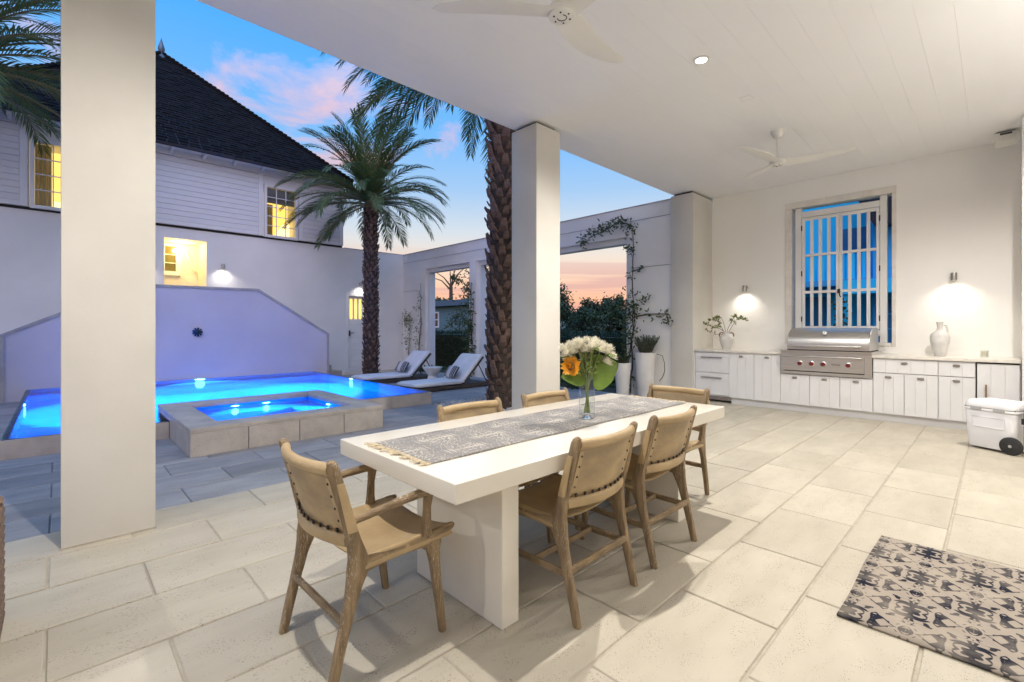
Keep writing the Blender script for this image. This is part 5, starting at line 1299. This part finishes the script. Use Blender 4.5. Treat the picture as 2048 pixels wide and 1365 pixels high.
# pebbles round the palm foot
m = MB(); rk = random.Random(31)
bmx = bmesh.new(); bmesh.ops.create_icosphere(bmx, subdivisions=1, radius=1)
iv = [v.co.copy() for v in bmx.verts]; jf = [tuple(v.index for v in f.verts) for f in bmx.faces]; bmx.free()
for k in range(2600):
    x, y = rk.uniform(PIT[0] + .03, PIT[1] - .03), rk.uniform(PIT[2] + .03, PIT[3] - .03)
    s = rk.uniform(.018, .036); q = Matrix.Rotation(rk.uniform(0, 6.3), 3, 'Z')
    sc3 = Vector((s * rk.uniform(.9, 1.4), s * rk.uniform(.8, 1.1), s * rk.uniform(.5, .75)))
    dd_ = math.hypot(x + 5.86, y - 5.4); z = -.02 + .035 * max(0, 1 - dd_ / 1.1) + rk.uniform(-.012, .016)
    m.add([Vector((x, y, z)) + q @ Vector((v.x * sc3.x, v.y * sc3.y, v.z * sc3.z)) for v in iv], jf)
tag(m.build('pebbles', M['pebble'], None, smooth=True), 'black and white pebbles round the thick palm trunk', 'pebbles', kind='stuff')
tag(bx('pebble_bed', M['bark'], None, *PIT, -.13, -.035), kind='structure')

# ================================================================ garden beyond the wall
rt_ = random.Random(41)
def leaf_cloud(m, fn, n, L, W):
    for k in range(n):
        p = fn(); leaf_quad(m, p, (rt_.uniform(-1, 1), rt_.uniform(-1, 1), rt_.uniform(-1, 1)), (rt_.uniform(-1, 1), rt_.uniform(-1, 1), 1), L * rt_.uniform(.7, 1.3), W * rt_.uniform(.8, 1.2))
def hedge(label, x0, x1, y0, y1, h, n):
    t = thing('hedge', label, 'hedge', ((x0 + x1) / 2, (y0 + y1) / 2, -.1)); m = MB()
    bx('hedge_core', M['leaf_dark'], t, x0 + .1, x1 - .1, y0 + .12, y1 - .12, -.1, h - .12)
    def fn():
        a = rt_.random()
        if a < .62: return Vector((rt_.uniform(x0, x1), y0 + abs(rt_.gauss(0, .06)), rt_.uniform(-.05, h)))
        return Vector((rt_.uniform(x0, x1), rt_.uniform(y0, y1), h + rt_.gauss(-.03, .04)))
    leaf_cloud(m, fn, n, .07, .022); tag(m.build('hedge_leaves', M['leaf_dark'], t), kind='stuff')
hedge('long dark clipped hedge behind the garden wall', -24, -4.6, 10.3, 11.2, 1.20, 17000)
def tree(label, base, h, cr, cz, n, L, W, mat, seed, trunk_r=.12, clumps=26, shape=(1, 1, 1), limbs=9, bare=False):
    r = random.Random(seed); t = thing('garden_tree', label, 'tree', base, 'trees beyond the garden wall'); b = Vector(base)
    MB().tube([b + Vector((r.uniform(-.1, .1) * i, r.uniform(-.1, .1) * i, h * .8 * i / 5)) for i in range(6)], [trunk_r * (1 - .15 * i) for i in range(6)], 8).build('trunk', M['bark'], t, smooth=True)
    lim = MB(); cm = MB(); cents = []
    for k in range(clumps):
        u = Vector((r.gauss(0, 1), r.gauss(0, 1), r.gauss(0, 1))).normalized() * r.random() ** .4
        cents.append(b + Vector((0, 0, cz)) + Vector((u.x * cr * shape[0], u.y * cr * shape[1], u.z * cr * shape[2])))
    for k in range(limbs):
        c = cents[k % len(cents)]; a0 = b + Vector((0, 0, h * r.uniform(.3, .7))); lim.tube([a0, a0.lerp(c, .5) + Vector((0, 0, .1 * cr)), c], [trunk_r * .45, trunk_r * .28, trunk_r * .1], 5)
    lim.build('limbs', M['bark'], t)
    if not bare:
        for k in range(n):
            c = cents[r.randrange(len(cents))]; s = cr * .30
            p = c + Vector((r.gauss(0, s * .6), r.gauss(0, s * .6), r.gauss(0, s * .45)))
            leaf_quad(cm, p, (r.uniform(-1, 1), r.uniform(-1, 1), r.uniform(-1, 1)), (r.uniform(-1, 1), r.uniform(-1, 1), 1), L * r.uniform(.7, 1.3), W)
        tag(cm.build('crown', mat, t), kind='stuff')
def dirpos(px, depth):  # plan position at a bearing
    k = (px - 1024) / 938; return (-.7186 * depth + .6954 * k * depth, .6954 * depth + .7186 * k * depth)
tree('small conical tree filling the middle opening', (*dirpos(985, 22), -.1), 4.6, 1.5, 2.7, 5200, .13, .035, M['leaf_mid'], 1, .09, 34, (.75, .75, 1.35), 16)
tree('leafy tree at the left of the nearest opening', (*dirpos(1108, 20), -.1), 4.2, 1.05, 2.0, 4200, .13, .04, M['leaf_mid'], 2, .1, 26, (.8, .8, 1.6), 12)
for i, (px, dep, h, cr, lab) in enumerate(((1172, 55, 3.9, 2.2, 'rounded dark pine at the left of the distant row'), (1196, 60, 5.6, 2.2, 'tall pine in the middle of the distant row'), (1222, 62, 5.9, 2.2, 'tallest pine of the distant row behind the vine'), (1250, 60, 5.0, 2.6, 'dark pine at the right of the distant row'), (1138, 60, 3.4, 2.4, 'low broad tree beyond the lawn'), (1285, 62, 4.6, 3.0, 'dark tree hidden behind the planter wall'))):
    tree(lab, (*dirpos(px, dep), -.1), h, cr, h * .46, 4200, .42, .12, M['leaf_mid'], 50 + i, .22, 26, (.9, .9, h * .5 / cr), 10)
for i, (px, dep, h, cr, lab) in enumerate(((870, 52, 5.0, 2.0, 'bushy treetop above the neighbour roof at left'), (920, 50, 5.0, 2.1, 'bushy treetop above the neighbour roof at right'), (955, 48, 5.4, 2.4, 'treetop behind the pier vine'), (1010, 50, 5.0, 2.6, 'tree behind the thick palm trunk'))):
    tree(lab, (*dirpos(px, dep), -.1), h, cr, h * .66, 2600, .36, .10, M['leaf_mid'], 70 + i, .2, 18, (1, 1, .6), 8)
# bare forked tree on the skyline
bp = dirpos(902, 60); t = thing('bare_tree', 'tall bare forked tree on the sunset skyline', 'tree', (*bp, -.1)); B = Vector((*bp, -.1)); RTv = Vector((.6954, .7186, 0))
MB().tube([B, B + Vector((0, 0, 4)), B + Vector((0, 0, 6.9))], [.30, .26, .22], 7).build('trunk', M['bark'], t)
for k, (s, z) in enumerate(((-2.6, 9.0), (3.0, 10.2), (-.2, 9.6), (-3.4, 8.2), (1.0, 9.9))):
    MB().tube([B + Vector((0, 0, 6.7 if k < 3 else 6.2)), B + RTv * s * .35 + Vector((0, 0, 6.7 + (z - 6.7) * .5)), B + RTv * s + Vector((0, 0, z))], [.13, .07, .025], 5).build('limb', M['bark'], t)
# neighbour's bungalow
nb = thing('neighbour_house', 'low sage green clapboard house seen through the far opening', 'house', (-33, 24, -.1))
NX0, NX1, NY = -46, -25.5, 22
bx('wall', M['neighbour'], nb, NX0, NX1, NY, NY + 9, -.1, 3.05)
z = 1.0
while z < 3.0:
    MB().prism([(NX0, NY - .002, z), (NX0, NY - .03, z + .004), (NX0, NY - .004, z + .128)], (NX1 - NX0, 0, 0)).build('siding_board', M['neighbour'], nb); z += .135
MB().prism([(NX0 - .4, NY - .45, 3.03), (NX0 - .4, NY + 4.5, 3.95), (NX0 - .4, NY + 9.45, 3.03)], (NX1 - NX0 + .8, 0, 0)).build('roof', M['neighbour_roof'], nb)
wx0, wx1 = -32.15, -31.1
w = MB().box(wx0, wx0 + .12, NY - .08, NY - .031, 1.35, 2.62).box(wx1 - .12, wx1, NY - .08, NY - .031, 1.35, 2.62).box(wx0 + .12, wx1 - .12, NY - .08, NY - .031, 2.5, 2.62).box(wx0 + .12, wx1 - .12, NY - .08, NY - .031, 1.35, 1.46).box(wx0 + .12, wx1 - .12, NY - .075, NY - .031, 1.95, 2.02)
wn_ = w.build('window', M['trim'], nb)
bx('pane', pm('dark_pane', (.03, .04, .05), None, 3, .1), wn_, wx0 + .12, wx1 - .12, NY - .05, NY - .0305, 1.46, 2.5)
# wire fence across the lawn
fx = thing('wire_fence', 'dark wire fence at the end of the lawn', 'fence', (-20, 40, -.1))
fa, fb = Vector((*dirpos(1090, 45), 0)), Vector((*dirpos(1300, 45), 0))
for k in range(9):
    p = fa.lerp(fb, k / 8); MB().tube([p + Vector((0, 0, -.1)), p + Vector((0, 0, 1.9))], .04, 5).build('post', M['metal_dark'], fx)
for z in (.5, 1.0, 1.5, 1.88): MB().tube([fa + Vector((0, 0, z)), fb + Vector((0, 0, z))], .015, 4).build('wire', M['metal_dark'], fx)

# ================================================================ white building seen through the kitchen window, blue sky light painted in
bb = thing('sky_tinted_building', 'white building with a balcony seen through the kitchen window, sky blue painted in', 'building', (-3.2, 18, -.1))
bx('wall', M['tinted_wall'], bb, -6.6, -2.35, 17.0, 19, -.1, 6.6)
bx('wing_wall', M['tinted_mid'], bb, -2.35, 1.0, 16.0, 19, -.1, 5.9)
bx('balcony_slab', M['tinted_mid'], bb, -6.6, -2.36, 16.0, 16.999, 2.55, 2.72)
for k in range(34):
    x = -6.55 + k * .12; bx('baluster', M['tinted_wall'], bb, x, x + .07, 16.02, 16.05, 2.721, 3.45)
bx('balcony_rail', M['tinted_wall'], bb, -6.6, -2.36, 16.0, 16.07, 3.451, 3.52)
bx('shutter', M['tinted_dark'], bb, -4.6, -3.65, 16.94, 16.999, .2, 2.3)  # flat dark panel stands in for the dark lower recess
bx('shutter', M['tinted_dark'], bb, -3.35, -2.6, 16.94, 16.999, 3.55, 4.3)
bx('canopy', M['tinted_wall'], bb, -2.9, .9, 15.2, 15.998, 2.25, 2.62)
bx('garage_door', M['tinted_dark'], bb, -2.2, .8, 15.94, 15.998, -.05, 2.1)
for k in range(5): bx('door_rib', M['tinted_mid'], bb, -2.2, .8, 15.925, 15.9395, .1 + k * .4, .13 + k * .4)
bx('pillar', M['tinted_wall'], bb, -3.0, -2.8, 15.3, 15.5, -.1, 2.249)
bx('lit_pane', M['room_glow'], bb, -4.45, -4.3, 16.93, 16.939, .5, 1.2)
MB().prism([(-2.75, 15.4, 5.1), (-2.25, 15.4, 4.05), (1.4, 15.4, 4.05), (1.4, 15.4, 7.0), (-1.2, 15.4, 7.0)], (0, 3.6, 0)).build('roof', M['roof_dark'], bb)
vn = MB()
for k in range(260):
    leaf_quad(vn, (-2.9 + rt_.gauss(0, .08), 15.22 - abs(rt_.gauss(0, .05)), rt_.uniform(-.05, 2.1)), (rt_.uniform(-1, 1), -rt_.random(), rt_.uniform(-1, 1)), (0, -1, .5), .11, .035)
t = tag(vn.build('pillar_ivy', M['leaf_dark']), 'dark ivy climbing the pillar behind the shutters', 'ivy')
